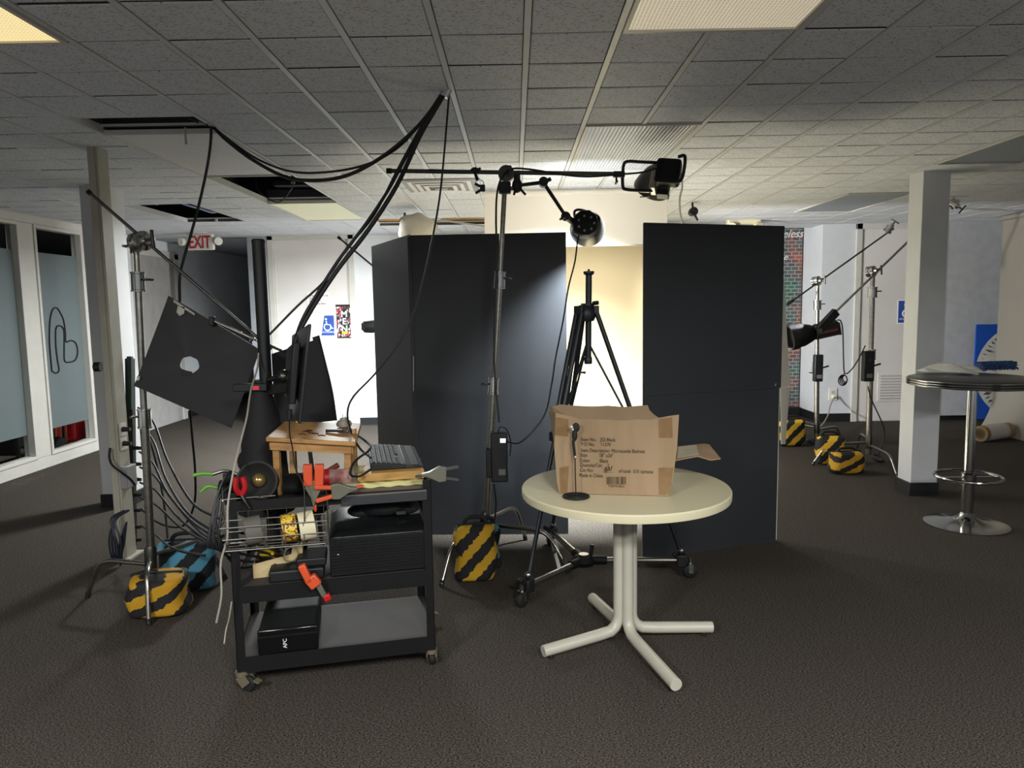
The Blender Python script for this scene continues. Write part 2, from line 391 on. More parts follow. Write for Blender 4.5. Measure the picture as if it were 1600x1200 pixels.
# --- left wall with windows on the neighbouring workshop
yw = [onx(-250, 520, XL).y, onx(40, 500, XL).y, onx(63, 500, XL).y, onx(138, 520, XL).y, onx(163, 520, XL).y]
wy1 = 8.75
m = M().bx(XL-.12, XL, 3.2, wy1, CEIL-.10, CEIL).bx(XL-.12, XL, 3.2, wy1, 0, .12).bx(XL-.12, XL, yw[1], yw[2], .12, CEIL-.1).bx(XL-.12, XL, yw[3], wy1, .12, CEIL-.1).bx(XL-.12, XL, YN, 3.2, 0, CEIL)
wl = struct('wall_left', m, TRIM, .006)
glass = mat('window_glass', 'dfe8e8', .03, trans=1, var=0); nodes(glass)[2].inputs['IOR'].default_value = 1.05
film = mat('frosted_film', '6f7b7d', .5, var=.06, scale=1.2)
nodes(film)[2].inputs['Transmission Weight'].default_value = .25
for i, (a, b) in enumerate(((3.25, yw[1]), (yw[2], yw[3]))):
    fm = M(); k = .035
    for (p, q, s, t_) in ((a, b, .12, .155), (a, b, CEIL-.135, CEIL-.1)): fm.bx(XL-.10, XL+.012, p, q, s, t_)
    fm.bx(XL-.10, XL+.012, a, a+k, .155, CEIL-.135).bx(XL-.10, XL+.012, b-k, b, .155, CEIL-.135)
    wn = struct('window_%d' % (i+1), fm, TRIM, .004)
    part(wn, 'pane', M().bx(XL-.062, XL-.056, a+k, b-k, .155, CEIL-.135), glass)
    z0 = onx(100, 664, XL).z; z1 = onx(100, 398, XL).z
    part(wn, 'frosted_film', M().bx(XL-.055, XL-.053, a+k, b-k, z0-.02, z1), film)
    if i == 1:
        tr = [(81, 580), (79, 560), (77, 530), (78, 500), (82, 484), (88, 481), (93, 487), (99, 500), (102, 520), (103, 534), (112, 532), (119, 538), (121, 552), (117, 563), (108, 566), (101, 564), (100, 550), (100, 520), (97, 511), (91, 509), (87, 515), (87, 540), (90, 565), (92, 578), (88, 583)]
        part(wn, 'track_outline_decal', M().tube([onx(x, y, XL-.05) for x, y in tr+tr[:1]], .009, 5, 4, closed=True), INK)
# workshop beyond the glass
struct('wall_workshop', M().bx(-8.2, -8.1, 2, 12, 0, CEIL).bx(-8.2, XL-.12, 11.9, 12, 0, CEIL).bx(-8.2, XL-.12, 2, 2.1, 0, CEIL).bx(-8.2, XL-.12, 2, 12, CEIL, CEIL+.05), DARKW)
t = thing('generator', 'black wheeled machine behind the left window pane, low on the floor', 'machine', fl(30, 728))
p = Vector((XL-.5, onx(25, 700, XL-.5).y, 0))
part(t, 'body', M().bx(p.x-.3, p.x+.25, p.y-.35, p.y+.3, .14, .5), BLACK, bv=.03)
part(t, 'frame', M().tube([(p.x+.3, p.y-.4, .1), (p.x+.3, p.y-.4, .58), (p.x+.3, p.y+.35, .58), (p.x+.3, p.y+.35, .1)], .02, 8, 3, False), DSTEEL)
for dy in (-.28, .22): part(t, 'wheel', M().lathe([(.05, -.04), (.11, -.04), (.12, 0), (.11, .04), (.05, .04)], (p.x+.3, p.y+dy, .12), (1, 0, 0), 18), RUB)
part(t, 'badge', M().bx(p.x+.25, p.x+.262, p.y-.05, p.y+.1, .4, .44), ORANGE)
t = thing('red_machine', 'red boxy machine on the floor behind the window with the track outline', 'machine', (XL-.6, onx(115, 690, XL-.6).y, 0))
p = Vector((XL-.42, onx(116, 690, XL-.42).y-.1, 0))
part(t, 'body', M().bx(p.x-.3, p.x+.2, p.y-.2, p.y+.38, .1, .52), REDP, bv=.04)
part(t, 'base', M().bx(p.x-.3, p.x+.28, p.y-.3, p.y+.45, 0, .12), BLACK, bv=.02)
part(t, 'handle', M().tube([(p.x+.1, p.y-.18, .52), (p.x+.1, p.y-.1, .6), (p.x+.1, p.y+.2, .6), (p.x+.1, p.y+.3, .52)], .018), BLACK)
t = solo('fuel_can', M().bx(XL-.5, XL-.3, onx(88, 700, XL-.4).y-.08, onx(88, 700, XL-.4).y+.08, 0, .42), ORANGE, 'orange can beside the red machine behind the glass', 'can', bv=.03)
# --- corridor and back walls
struct('wall_corridor_left', M().bx(XL-.2, XL-.1, wy1, 13.6, 0, CEIL+.05), WALL)
struct('wall_corridor_end', M().bx(XL-.2, -2.9, 13.5, 13.6, 0, CEIL), mat('corridor_end_paint', '565c60', .7))
d1 = M().bx(-4.45, -4.35, 13.42, 13.5, 0, 2.15).bx(-3.62, -3.52, 13.42, 13.5, 0, 2.15).bx(-4.45, -3.52, 13.42, 13.5, 2.1, 2.2)
d = struct('door_3', d1, DARKW); part(d, 'leaf', M().bx(-4.35, -3.62, 13.45, 13.5, 0, 2.1), mat('corridor_door', '59605c', .4))
xc = at(397, 500, YB).x
struct('wall_back_left', M().bx(xc, 1.2, YB, YB+.12, 0, CEIL+.02).bx(xc, xc+.12, YB+.12, 13.5, 0, CEIL), WALL)
struct('trim_1', M().bx(xc-.03, at(418, 500, YB).x, YB-.03, YB+.02, 0, CEIL), mat('grey_trim', '8f949a', .6))
struct('baseboard_back_left', M().bx(at(556, 600, YB).x, 1.2, YB-.012, YB, 0, .1), BASEB)
def door(name, x0, x1, top, Yf, fw=.06, leaf=DOORM, depth=.03):
    m = M().bx(x0, x0+fw, Yf-depth, Yf, 0, top).bx(x1-fw, x1, Yf-depth, Yf, 0, top).bx(x0, x1, Yf-depth, Yf, top-fw, top)
    m.bx(x0+fw, x0+fw+.02, Yf-.014, Yf, 0, top-fw).bx(x1-fw-.02, x1-fw, Yf-.014, Yf, 0, top-fw)
    d = struct(name, m, TRIM, .004)
    part(d, 'leaf', M().bx(x0+fw, x1-fw, Yf-.008, Yf-.001, .01, top-fw), leaf)
    return d
dm = door('door_1', at(424, 500, YB).x, at(557, 500, YB).x, at(480, 366, YB).z, YB, .075)
# side door in the corridor's left wall
XW = XL-.1
dk = struct('door_2', M().bx(XW, XW+.03, 9.35, 9.47, 0, 2.4).bx(XW, XW+.03, 10.5, 10.62, 0, 2.4).bx(XW, XW+.03, 9.35, 10.62, 2.32, 2.42), TRIM, .004)
part(dk, 'leaf', M().bx(XW, XW+.012, 9.47, 10.5, .01, 2.32), mat('grey_door', 'a9a6a3', .55))
struct('baseboard_corridor', M().bx(XW, XW+.014, wy1, 9.35, 0, .1).bx(XW, XW+.014, 10.62, 13.5, 0, .1), BASEB)
# right part of the back wall
YR = 9.4; xr = at(1282, 500, YR).x
struct('wall_back_recess', M().bx(1.2, xr+.1, 10.05, 10.15, 0, CEIL+.05).bx(1.1, 1.2, YB+.12, 10.15, 0, CEIL+.02), WALLG)
struct('wall_back_right', M().bx(xr, XR, YR, YR+.1, 0, CEIL+.02).bx(xr, xr+.1, YR+.1, 10.05, 0, CEIL+.02), mat('wall_paint_cool', 'cccfd2', .75, var=.04, bump=.02, bscale=200))
struct('baseboard_right', M().bx(xr-.012, at(1331, 600, YR).x, YR-.014, YR, 0, .11).bx(xr-.014, xr, YR-.014, 10.05, 0, .11).bx(at(1414, 600, YR).x+.02, XR, YR-.014, YR, 0, .11), BASEB)
d2 = door('door_4', at(1333, 500, YR).x, at(1416, 500, YR).x+.3, at(1360, 349, YR).z, YR, .075)
v0, v1 = at(1374, 585, YR-.01), at(1411, 624, YR-.01)
vm = M().bx(v0.x-.02, v1.x+.12, YR-.02, YR-.008, v1.z-.02, v0.z+.02)
vg = part(d2, 'vent_grille', vm, DOORM)
for i in range(9):
    z = v1.z+(v0.z-v1.z)*(i+.5)/9
    part(vg, 'slat', M().box(((v0.x+v1.x+.1)/2, YR-.03, z), (v1.x-v0.x+.09, .004, .024), Matrix.Rotation(R(35), 3, 'X')), DOORM)
# --- columns
colm = mat('column_paint', 'c6c7c8', .6, var=.03)
for name, (a, b), lab in (('column', ((3.155, 5.70), (3.365, 5.9)), 'square grey column with black base beside the chrome bar table'),
                          ('column', ((-3.36, 5.72), (-3.14, 5.95)), 'square grey column behind the cream power pole by the windows')):
    t = thing(name, lab, 'column', (a[0]+.1, a[1]+.1, 0), 0, 'square columns')
    part(t, 'shaft', M().bx(a[0], b[0], a[1], b[1], .0, CEIL+.01), colm, bv=.004)
    part(t, 'base', M().bx(a[0]-.012, b[0]+.012, a[1]-.012, b[1]+.012, 0, .105), BASEB, bv=.003)
# ================================================================== STUDIO GEAR
def tee_knob(root, c, axis, ln=.035, m=BLACK, name='knob'):
    c = Vector(c); a = Vector(axis).normalized(); u, v = frame(a)
    return part(root, name, M().cyl(c, c+a*ln, .006).bar(c+a*ln-u*.028, c+a*ln+u*.028, .014, .012), m, bv=.003)
def grip_head(root, c, axis, r=.045, m=CHROME):
    c = Vector(c); a = Vector(axis).normalized()
    h = part(root, 'grip_head', M().lathe([(r*.5, -.05), (r, -.045), (r, -.022), (r*.8, -.02), (r*.8, -.004), (r, -.002), (r, .022), (r*.55, .026), (r*.45, .05)], c, a, 22), m)
    u, v = frame(a)
    part(h, 'handle', M().cyl(c+a*.05, c+a*.085, .008).bar(c+a*.085-v*.045, c+a*.085+v*.045, .016, .014), DSTEEL, bv=.004)
    return h
def cstand(label, base, top, feet, hub_z, group='steel light stands', collars=(.5, .8), m=STEEL, r=.0165, horiz=.62):
    """base: column foot point, top: column top point, feet: floor points of the three bent legs"""
    base, top = Vector(base), Vector(top)
    t = thing('light_stand', label, 'light stand', (base.x, base.y, 0), 0, group)
    ax = (top-base).normalized(); L = (top-base).length
    zz = [0]+list(collars)+[1]; 
    for i in range(len(zz)-1):
        part(t, 'column', M().cyl(base+ax*L*zz[i], base+ax*L*zz[i+1], r*(1-.16*i), n=16), m)
    for i, c in enumerate(collars):
        p = base+ax*L*c; k = r*1.55
        part(t, 'collar', M().lathe([(k*1.1, -.05), (k*1.1, -.042), (k, -.04), (k, .04), (k*1.1, .042), (k*1.1, .05)], p, ax, 18), CHROME)
        tee_knob(t, p+Vector((-k, 0, .01)) if i % 2 == 0 else p+Vector((k, 0, .01)), (-1, -.2, 0) if i % 2 == 0 else (1, -.2, 0), .03, DSTEEL)
    hub = base.copy(); hub.z = hub_z
    part(t, 'hub', M().lathe([(.02, -.07), (.03, -.065), (.03, .05), (.024, .07)], hub, ax, 18), DSTEEL)
    for i, f in enumerate(feet):
        f = Vector(f); f.z = .014; d = f-hub; d.z = 0
        s = hub+d*.04; s.z = hub_z-.03+.025*i
        e = hub+d*horiz; e.z = s.z; e2 = hub+d*(horiz+.16); e2.z = s.z*.86
        part(t, 'leg', M().tube([s, hub.lerp(e, .5)*1 + Vector((0, 0, s.z-hub.lerp(e, .5).z)), e, e2, hub+d*.9+Vector((0, 0, .45*s.z-hub.z)), f], .0125, 10, 5), m)
        part(t, 'foot_cap', M().cyl(f+Vector((0, 0, -.012)), f+Vector((d.x*-.02, d.y*-.02, .02)), .0145, n=10), RUB)
    return t
def sandbag(label, c, size, rz, smat, tilt=0, lean=0, seed=0, group='striped sandbags', strap=True, name='sandbag'):
    rnd = random.Random(seed); c = Vector(c); a, b, h = size
    t = thing(name, label, 'sandbag', c, rz, group); m = M(); n = 28; k = 20
    ph = [rnd.uniform(0, 6) for _ in range(6)]
    def sg(x, e): return math.copysign(abs(x)**e, x)
    for j in range(k+1):
        w_ = -math.pi/2+math.pi*j/k
        for i in range(n):
            u = 2*math.pi*i/n
            x = a/2*sg(math.cos(w_), .2)*sg(math.cos(u), .32); y = b/2*sg(math.cos(w_), .75)*sg(math.sin(u), .8); z = h/2*sg(math.sin(w_), .3)
            q = 1+.05*math.sin(3*u+ph[0]+2*w_)+.04*math.sin(5*w_+ph[1]); y *= q
            x += .012*math.sin(9*z/h+ph[2]); y += .03*b*math.sin(14*x/a+ph[3])*(.5+z/h)
            x *= 1-.14*(z/h+.5)*lean
            z = z+h/2; y += (z/h)*tilt
            m.v.append(Vector((x, y, max(z, .002))))
    m.f = [(j*n+i, j*n+(i+1) % n, (j+1)*n+(i+1) % n, (j+1)*n+i) for j in range(k) for i in range(n)]
    part(t, 'pouch', m, smat, local=True, ang=80)
    part(t, 'seam_flap', M().bx(-a*.42, a*.42, tilt-.012, tilt+.012, h*.93, h*1.03), BAGBLK, local=True, bv=.006)
    if strap:
        part(t, 'strap', M().tube([(-a*.3, tilt, h*.95), (-a*.18, tilt, h*1.12), (a*.18, tilt, h*1.12), (a*.3, tilt, h*.95)], .012, 8), BAGBLK, local=True)
    return t
BAGBLK = mat('bag_nylon', '121214', .75, bump=.2, bscale=200)
YEL = stripes('yellow_stripe_nylon', '17171a', 'c79a1e', .105, .72, 0, -.69, .52)
YEL2 = stripes('yellow_stripe_nylon_far', '17171a', 'd8ab2a', .115, .72, 0, -.69, .5)
YEL3 = stripes('yellow_stripe_nylon_worn', '151517', 'b98a16', .10, .4, .3, -.85, .5)
BLU = stripes('blue_stripe_nylon', '17181c', '4f8fa8', .115, .72, 0, -.69, .52)
# ---------- cream power pole with outlets
pp = thing('power_pole', 'cream service pole with outlets rising to the ceiling by the left windows', 'power pole', (-2.5, 4.47, 0))
POLEM = mat('pole_enamel', 'a9a596', .5)
part(pp, 'channel', M().bx(-2.545, -2.483, 4.44, 4.56, 0, CEIL), POLEM, bv=.004)
part(pp, 'cover_strip', M().bx(-2.53, -2.498, 4.434, 4.44, .0, CEIL), POLEM)
part(pp, 'foot_plate', M().bx(-2.57, -2.45, 4.42, 4.6, 0, .012), POLEM)
part(pp, 'junction_box', M().bx(-2.484, -2.44, 4.43, 4.55, .46, .60), mat('grey_box', '8f9090', .5), bv=.005)
part(pp, 'thermostat', M().cyl(at(161, 573, 4.5)+Vector((-.05, 0, 0)), at(161, 573, 4.5)+Vector((-.01, 0, 0)), .03, n=20), BLACK)
for z in (.83, .74):
    o = part(pp, 'outlet', M().bx(-2.484, -2.478, 4.46, 4.53, z-.04, z+.04), WHITEP)
    part(o, 'plug', M().cyl((-2.478, 4.49, z), (-2.43, 4.49, z), .017, .012), BLACK)
# black vertical power strip
ps = thing('power_strip', 'long black power strip standing beside the left light stand full of plugs', 'power strip', fl(208, 850))
pb = fl(207, 858); 
part(ps, 'housing', M().bar(Vector((pb.x, pb.y, .02)), at(203, 560, pb.y), .045, .045), BLACK, bv=.004)
part(ps, 'green_end', M().bar(at(203.2, 640, pb.y-.02), at(203, 557, pb.y-.02), .03, .03), mat('dark_green', '14352a', .5), bv=.003)
for i, yy in enumerate((700, 725, 749, 773, 797, 823, 843)):
    q = at(208, yy, pb.y-.01); part(ps, 'plug', M().cyl(q, q+Vector((.055, -.01, 0)), .014, .011, 10), RUB)
# ---------- left stand with black flag
LY = 3.74
lb = fl(236, 905, .05); lb = Vector((at(236, 880, LY).x, LY, .1))
tp = at(213, 385, LY)
ls = cstand('tall chrome light stand at the left holding the black flag with a hole', lb, tp, [fl(137, 934), fl(233, 977), fl(352, 905)], .25, collars=(.505, .9), r=.021)
gh = at(221, 377, LY-.06)
grip_head(ls, gh, (1, -.5, .1), .05)
A0, A1 = at(142, 303, LY-.08), at(424, 546, LY-.02)
part(ls, 'arm', M().cyl(A0, A1, .0085, n=12), DSTEEL); part(ls, 'arm_tip', M().cyl(A0, A0+(A0-A1).normalized()*.02, .012), RUB)
tee_knob(ls, at(205, 383, LY-.06), (-1, -.2, -.2), .03, DSTEEL)
fy = 3.66
fc = [at(263, 462, fy), at(406, 546, fy), at(361, 669, fy-.02), at(209, 603, fy-.03)]
cent = at(296, 570, fy-.01); rad = .045
# board with a round hole: outer ring of points to hole ring
def holed(poly, c, r, t, n=32):
    nrm = (poly[1]-poly[0]).cross(poly[3]-poly[0]).normalized()
    if nrm.y > 0: nrm = -nrm
    u = (poly[1]-poly[0]).normalized(); v = nrm.cross(u); outer = []; inner = []
    for i in range(n):
        a = 2*math.pi*(i+.5)/n; d = u*math.cos(a)+v*math.sin(a); inner.append(c+d*(r*(1+.08*math.sin(2*a+.8)+.03*math.sin(7*a)))); best = 9
        for j in range(4):
            p, e = poly[j], poly[(j+1) % 4]-poly[j]
            ex, ey_ = e.dot(u), e.dot(v); px, py = (p-c).dot(u), (p-c).dot(v); dx, dy = math.cos(a), math.sin(a)
            den = dx*ey_-dy*ex
            if abs(den) > 1e-9:
                k = (px*ey_-py*ex)/den; s = (px*dy-py*dx)/den
                if k > 0 and -1e-6 <= s <= 1+1e-6: best = min(best, k)
        outer.append(c+d*best)
    for p in poly:                                   # snap nearest outer sample to each corner
        i = min(range(n), key=lambda q: (outer[q]-p).length); outer[i] = p.copy()
    o = nrm*-t; vs = outer+inner+[q+o for q in outer]+[q+o for q in inner]; fs = []
    for i in range(n):
        j = (i+1) % n
        fs += [(i, j, n+j, n+i), (2*n+i, 3*n+i, 3*n+j, 2*n+j), (i, 2*n+i, 2*n+j, j), (n+i, n+j, 3*n+j, 3*n+i)]
    return M().add(vs, fs)
FLAGM = mat('flag_black', '17181b', .6, var=.2, scale=2, bump=.03, bscale=150)
fg = thing('flag_board', 'tilted black board with a ragged round hole hanging from the left stand arm', 'flag board', fc[2])
part(fg, 'board', holed(fc, cent, rad, .006), FLAGM, ang=20)
tapem = mat('torn_tape', 'b9b6ae', .6, var=.3, scale=40)
part(fg, 'tape_scrap', M().prism([at(*q, fy-.006) for q in ((278, 478), (289, 480), (288, 490), (281, 494), (276, 488))], (0, -1, 0), .002), tapem)
part(fg, 'tape_scrap', M().prism([at(*q, fy-.006) for q in ((272, 468), (305, 490), (304, 493), (271, 472))], (0, -1, 0), .002), tapem)
part(fg, 'tape_scrap', M().prism([at(*q, fy-.035) for q in ((214, 588), (219, 588), (218, 594), (214, 595))], (0, -1, 0), .002), tapem)
part(fg, 'torn_edge', M().prism([at(*q, fy-.012) for q in ((283, 576), (292, 579), (301, 581), (298, 587), (288, 589), (282, 584))], (0, -1, 0), .003), FLAGM)
gp = at(391, 527, fy-.03)
part(fg, 'frame_rod', M().cyl(at(335, 502, fy-.012), at(404, 533, fy-.012), .007, n=10), STEEL)
part(fg, 'clip', M().bx(*(lambda q: (q.x-.012, q.x+.012, q.y-.02, q.y+.012, q.z-.025, q.z+.02))(at(332, 501, fy-.01))), BLACK, bv=.003)
part(fg, 'coil', M().ring(gp, (1, .2, -.4), .018, .004).ring(gp+Vector((.012, 0, -.005)), (1, .2, -.4), .018, .004), STEEL)
# second flag behind
f2 = [at(*q) for q in ((424, 553, 4.05), (461, 541, 4.05), (489, 532, 4.05), (488, 527, 4.05), (498, 524, 4.05), (507, 560, 4.05), (519, 610, 4.05), (526, 657, 4.05), (430, 668, 4.05))]
fg2 = thing('flag_board', 'black flag board behind the monitor with a notched top corner', 'flag board', (-1.1, 4.05, .95))
part(fg2, 'board', M().prism(f2, (0, 1, 0), .006), FLAGM); part(fg2, 'edge_tape', M().tube([q+Vector((0, -.004, 0)) for q in f2[4:8]], .005, 6), BLACK)
part(fg2, 'support_rod', M().cyl(at(418, 538, 4.07), at(440, 548, 4.07), .008).cyl(at(470, 600, 4.07), Vector((-1.12, 4.07, .03)), .012), DSTEEL)
part(fg2, 'support_base', M().bx(-1.22, -1.02, 3.98, 4.16, 0, .03), BLACK)
sandbag('black and yellow striped sandbag slumped over the left stand foot', fl(236, 962)+Vector((.02, .05, 0)), (.30, .24, .21), .15, YEL3, seed=1, lean=.8, strap=False)
sandbag('black and light blue striped sandbag beside the left stand', fl(284, 928)+Vector((0, .08, 0)), (.30, .16, .275), .12, BLU, tilt=.03, seed=2)
# ---------- centre boom stand
SY = 4.33
sb = Vector((-.185, SY, .1)); st = at(790, 268, SY)
sb.x = at(757, 833, SY).x
cs = cstand('tall leaning steel boom stand in front of the left black flat', sb, st, [fl(690, 916), fl(888, 895), Vector((.05, 4.72, 0))], .24, collars=(.44, .72), r=.022)
part(cs, 'pivot_disc', M().lathe([(.02, -.03), (.047, -.028), (.047, -.008), (.04, -.006), (.04, .006), (.047, .008), (.047, .028), (.02, .03)], at(791, 272, SY), (0, 1, 0), 26), DSTEEL)
part(cs, 'pivot_handle', M().cyl(at(795, 276, SY-.05), at(797, 262, SY-.05), .006).sph(at(797, 261, SY-.05), .01, 8), DSTEEL)
part(cs, 'boom_arm', M().cyl(at(607, 267, SY), at(972, 272, SY), .0125, n=14), DSTEEL)
part(cs, 'boom_tip', M().cyl(at(604, 267, SY), at(612, 267.2, SY), .016, n=14), RUB)
hb = at(790, 293, SY-.02)
part(cs, 'clamp_body', M().bx(hb.x-.04, hb.x+.03, hb.y-.03, hb.y+.03, hb.z-.035, hb.z+.03), BLACK, bv=.006)
part(cs, 'clamp_jaw', M().cyl(hb+Vector((.03, 0, -.005)), hb+Vector((.09, -.01, -.01)), .012), STEEL)
# articulated arm to the second lamp
j1, j2, j3 = at(808, 290, SY-.03), at(849, 285, SY+.05), at(884, 338, SY+.2)
aa = thing('articulated_arm', 'black jointed arm between the boom stand and the round lamp', 'arm', j1)
part(aa, 'clamp', M().sph(j1, .038, 12, (.8, .8, 1.1)).cyl(j1, j1+Vector((0, 0, .06)), .02), BLACK)
for dx, dy in ((-5, 14), (13, 14)): part(aa, 'lever', M().cyl(j1, at(808+dx, 290+dy, SY-.06), .007), BLACK)
part(aa, 'upper_arm', M().cyl(j1, j2, .010, .012), BLACK)
part(aa, 'elbow_joint', M().cyl(j2+Vector((0, -.035, 0)), j2+Vector((0, .035, 0)), .028).cyl(j2, j2+Vector((.045, 0, .02)), .012), BLACK)
part(aa, 'forearm', M().cyl(j2, j3, .0115, .0105), BLACK)
part(aa, 'wrist_joint', M().sph(j3, .03, 12).cyl(j3, at(902, 352, SY+.3), .02), BLACK); tee_knob(aa, at(884, 340, SY+.15), (-1, -.1, -.25), .03)
# two lamps
def lamp(label, front, d, body, mat_b, dish_r, scale=1):
    d = Vector(d).normalized(); front = Vector(front); t = thing('studio_lamp', label, 'studio lamp', body, 0, 'studio lamps')
    u = d.cross(Vector((0, 0, 1))).normalized(); v = u.cross(d); rot = Matrix((u, d, v)).transposed()
    part(t, 'reflector', M().lathe([(dish_r*.42, -.15), (dish_r*.7, -.11), (dish_r*.92, -.04), (dish_r, 0), (dish_r, .012), (dish_r*.94, .012), (dish_r*.9, -.03), (dish_r*.66, -.1), (dish_r*.36, -.14)], front, d, 32), DSTEEL)
    return t, rot, d
b1 = at(1044, 270, 4.36)
l1, rot, d = lamp('large boxy studio lamp in a tube yoke at the boom arm end', LAMP1, DIR1, b1, BLACK, .115)
bc = LAMP1-DIR1*.25
rot2 = Matrix.Rotation(R(-16), 3, 'Z') @ Matrix.Rotation(R(-14), 3, 'X') @ Matrix.Rotation(R(8), 3, 'Y')
part(l1, 'housing', M().box(b1, (.145, .10, .15), rot2), BLACKM, bv=.02)
part(l1, 'side_vent', M().box(b1+rot2 @ Vector((-.085, .09, -.03)), (.035, .12, .11), rot2), STEEL, bv=.004)
part(l1, 'neck', M().cyl(b1+rot2 @ Vector((0, .04, -.02)), LAMP1-DIR1*.10, .05, .055, 18), DSTEEL)
part(l1, 'lower_block', M().box(b1+rot2 @ Vector((-.02, .08, -.1)), (.07, .08, .035), rot2), BLACK, bv=.004)
part(l1, 'yoke', M().tube([b1+Vector((-.06, .03, .065)), at(1000, 253, 4.35), at(980, 252.5, 4.35), at(974, 260, 4.35), at(973, 290, 4.35), at(979, 296, 4.35), at(1000, 297.5, 4.36), at(1018, 298, 4.45)], .0095, 10), BLACK)
part(l1, 'handle', M().tube([b1+rot2 @ Vector((.05, -.06, .075)), b1+rot2 @ Vector((.09, -.07, .07)), b1+rot2 @ Vector((.092, -.07, -.06)), b1+rot2 @ Vector((.05, -.06, -.08))], .01, 10), BLACK)
part(l1, 'bracket', M().tube([at(1000, 308, 4.5), at(1014, 307.5, 4.5), at(1015, 300, 4.5), at(1000, 299, 4.5)], .005, 8, 3, False), STEEL)
part(l1, 'spigot', M().bar(at(958, 272.5, 4.33), at(976, 272.5, 4.33), .034, .034), BLACK, bv=.004); tee_knob(l1, at(963, 277, 4.33), (0, -.1, -1), .03)
part(l1, 'power_lead', M().tube(path((1028, 262, 4.33), (1005, 269, 4.33), (975, 272, 4.31), (920, 276, 4.3), (880, 273, 4.3), (830, 265, 4.3), (800, 264, 4.29), (785, 276, 4.28), (777, 300, 4.28), (775, 340, 4.28), (776, 420, 4.28), (772, 560, 4.28), (780, 660, 4.26)), .006), CABLE)
b2 = at(914, 351, 4.62)
l2, rot, d = lamp('round-backed studio lamp hanging on the jointed arm between the flats', LAMP2, DIR2, b2, BLACK, .115)
part(l2, 'housing', M().lathe([(.055, -.075), (.078, -.07), (.085, -.05), (.085, .05), (.06, .1), (.052, .16)], b2, DIR2, 10), BLACKM)
part(l2, 'neck', M().cyl(b2+DIR2*.08, LAMP2-DIR2*.12, .05, n=18), DSTEEL)
for k in range(7):
    a = k*.9; part(l2, 'control', M().cyl(b2+Vector((.05*math.cos(a), -.076, .045*math.sin(a))), b2+Vector((.05*math.cos(a), -.084, .045*math.sin(a))), .007, n=10), mat('grey_button', '8b9096', .4))
part(l2, 'yoke', M().tube([at(898, 340, 4.62), at(898, 330, 4.64), at(908, 328, 4.66), at(930, 336, 4.68), at(936, 342, 4.68), at(933, 356, 4.66), at(924, 364, 4.62)], .008, 9), BLACK)
part(l2, 'power_lead', M().tube(path((905, 364, 4.6), (902, 380, 4.58), (898, 410, 4.55), (888, 450, 4.5), (880, 500, 4.45), (868, 560, 4.4), (862, 600, 4.36), (850, 650, 4.3), (815, 690, 4.25), (790, 690, 4.22)), .005), CABLE)
# spring clamps on the boom
for (px, py, rotn, lab) in ((742, 268, 0, 'black spring clamp gripping the boom arm beside the stand top'), (747, 292, 1, 'black spring clamp dangling from a wire under the boom arm')):
    c = at(px, py, SY-.02); t = thing('spring_clamp', lab, 'clamp', c, 0, 'black spring clamps')
    if rotn == 0:
        part(t, 'jaw', M().sph(c+Vector((0, 0, .005)), .025, 10, (1.1, .8, .8)), BLACK)
        part(t, 'handle', M().cyl(c+Vector((0, 0, -.005)), at(746, 282, SY-.03), .009), BLACK); part(t, 'handle', M().cyl(c, at(751, 263, SY-.03), .008), BLACK)
        part(t, 'rod', M().cyl(c, at(672, 265, SY-.02), .004), DSTEEL)
    else:
        part(t, 'jaw', M().box(at(754, 294, SY), (.03, .025, .04)), BLACK, bv=.005)
        part(t, 'handle', M().cyl(at(754, 293, SY), at(742, 287, SY), .008), BLACK); part(t, 'handle', M().cyl(at(754, 295, SY), at(743, 302, SY), .008), BLACK)
        part(t, 'wire', M().tube([at(744, 271, SY), at(748, 279, SY), at(755, 284, SY), at(756, 291, SY)], .002, 5), DSTEEL)
# controller on the stand
c0_ = at(779, 712, SY-.07)
t = thing('lamp_controller', 'black lamp power box strapped to the centre boom stand', 'controller', c0_-Vector((0, 0, .16)))
part(t, 'case', M().bx(c0_.x-.045, c0_.x+.055, c0_.y-.035, c0_.y+.035, c0_.z-.155, c0_.z+.14), BLACK, bv=.008)
part(t, 'display', M().bx(c0_.x+.012, c0_.x+.045, c0_.y-.038, c0_.y-.034, c0_.z+.085, c0_.z+.11), mat('lcd_text', 'dfe6ea', .3, emit=.35))
for k in range(3): part(t, 'dial', M().cyl(c0_+Vector((.028, -.034, .04-.04*k)), c0_+Vector((.028, -.046, .04-.04*k)), .011, n=14), BLACK)
part(t, 'mount', M().bx(c0_.x-.075, c0_.x-.04, c0_.y-.02, c0_.y+.06, c0_.z-.13, c0_.z+.04), BLACK, bv=.006)
part(t, 'badge', M().bx(c0_.x+.0, c0_.x+.04, c0_.y-.037, c0_.y-.034, c0_.z-.11, c0_.z-.075), mat('badge_grey', '6b6b6b', .4))
part(t, 'cable_loop', M().tube(path((781, 680, SY-.07), (779, 672, SY-.08), (783, 667, SY-.08), (792, 672, SY-.08), (798, 690, SY-.07), (797, 712, SY-.06)), .004), CABLE)
part(t, 'tail_cable', M().tube(path((772, 757, SY-.07), (775, 790, SY-.05), (770, 830, SY-.06), (763, 870, SY-.1), (775, 890, SY-.12)), .005), CABLE)
bq = fl(741, 912)
sandbag('black and yellow striped sandbag hung on the centre boom stand leg', bq+Vector((.01, .07, 0)), (.24, .15, .31), .1, YEL, tilt=.05, seed=4)
sandbag('blue striped sandbag mostly hidden behind the yellow one at the centre stand', fl(768, 900)+Vector((-.02, .12, 0)), (.13, .12, .27), .3, BLU, tilt=.02, seed=5)
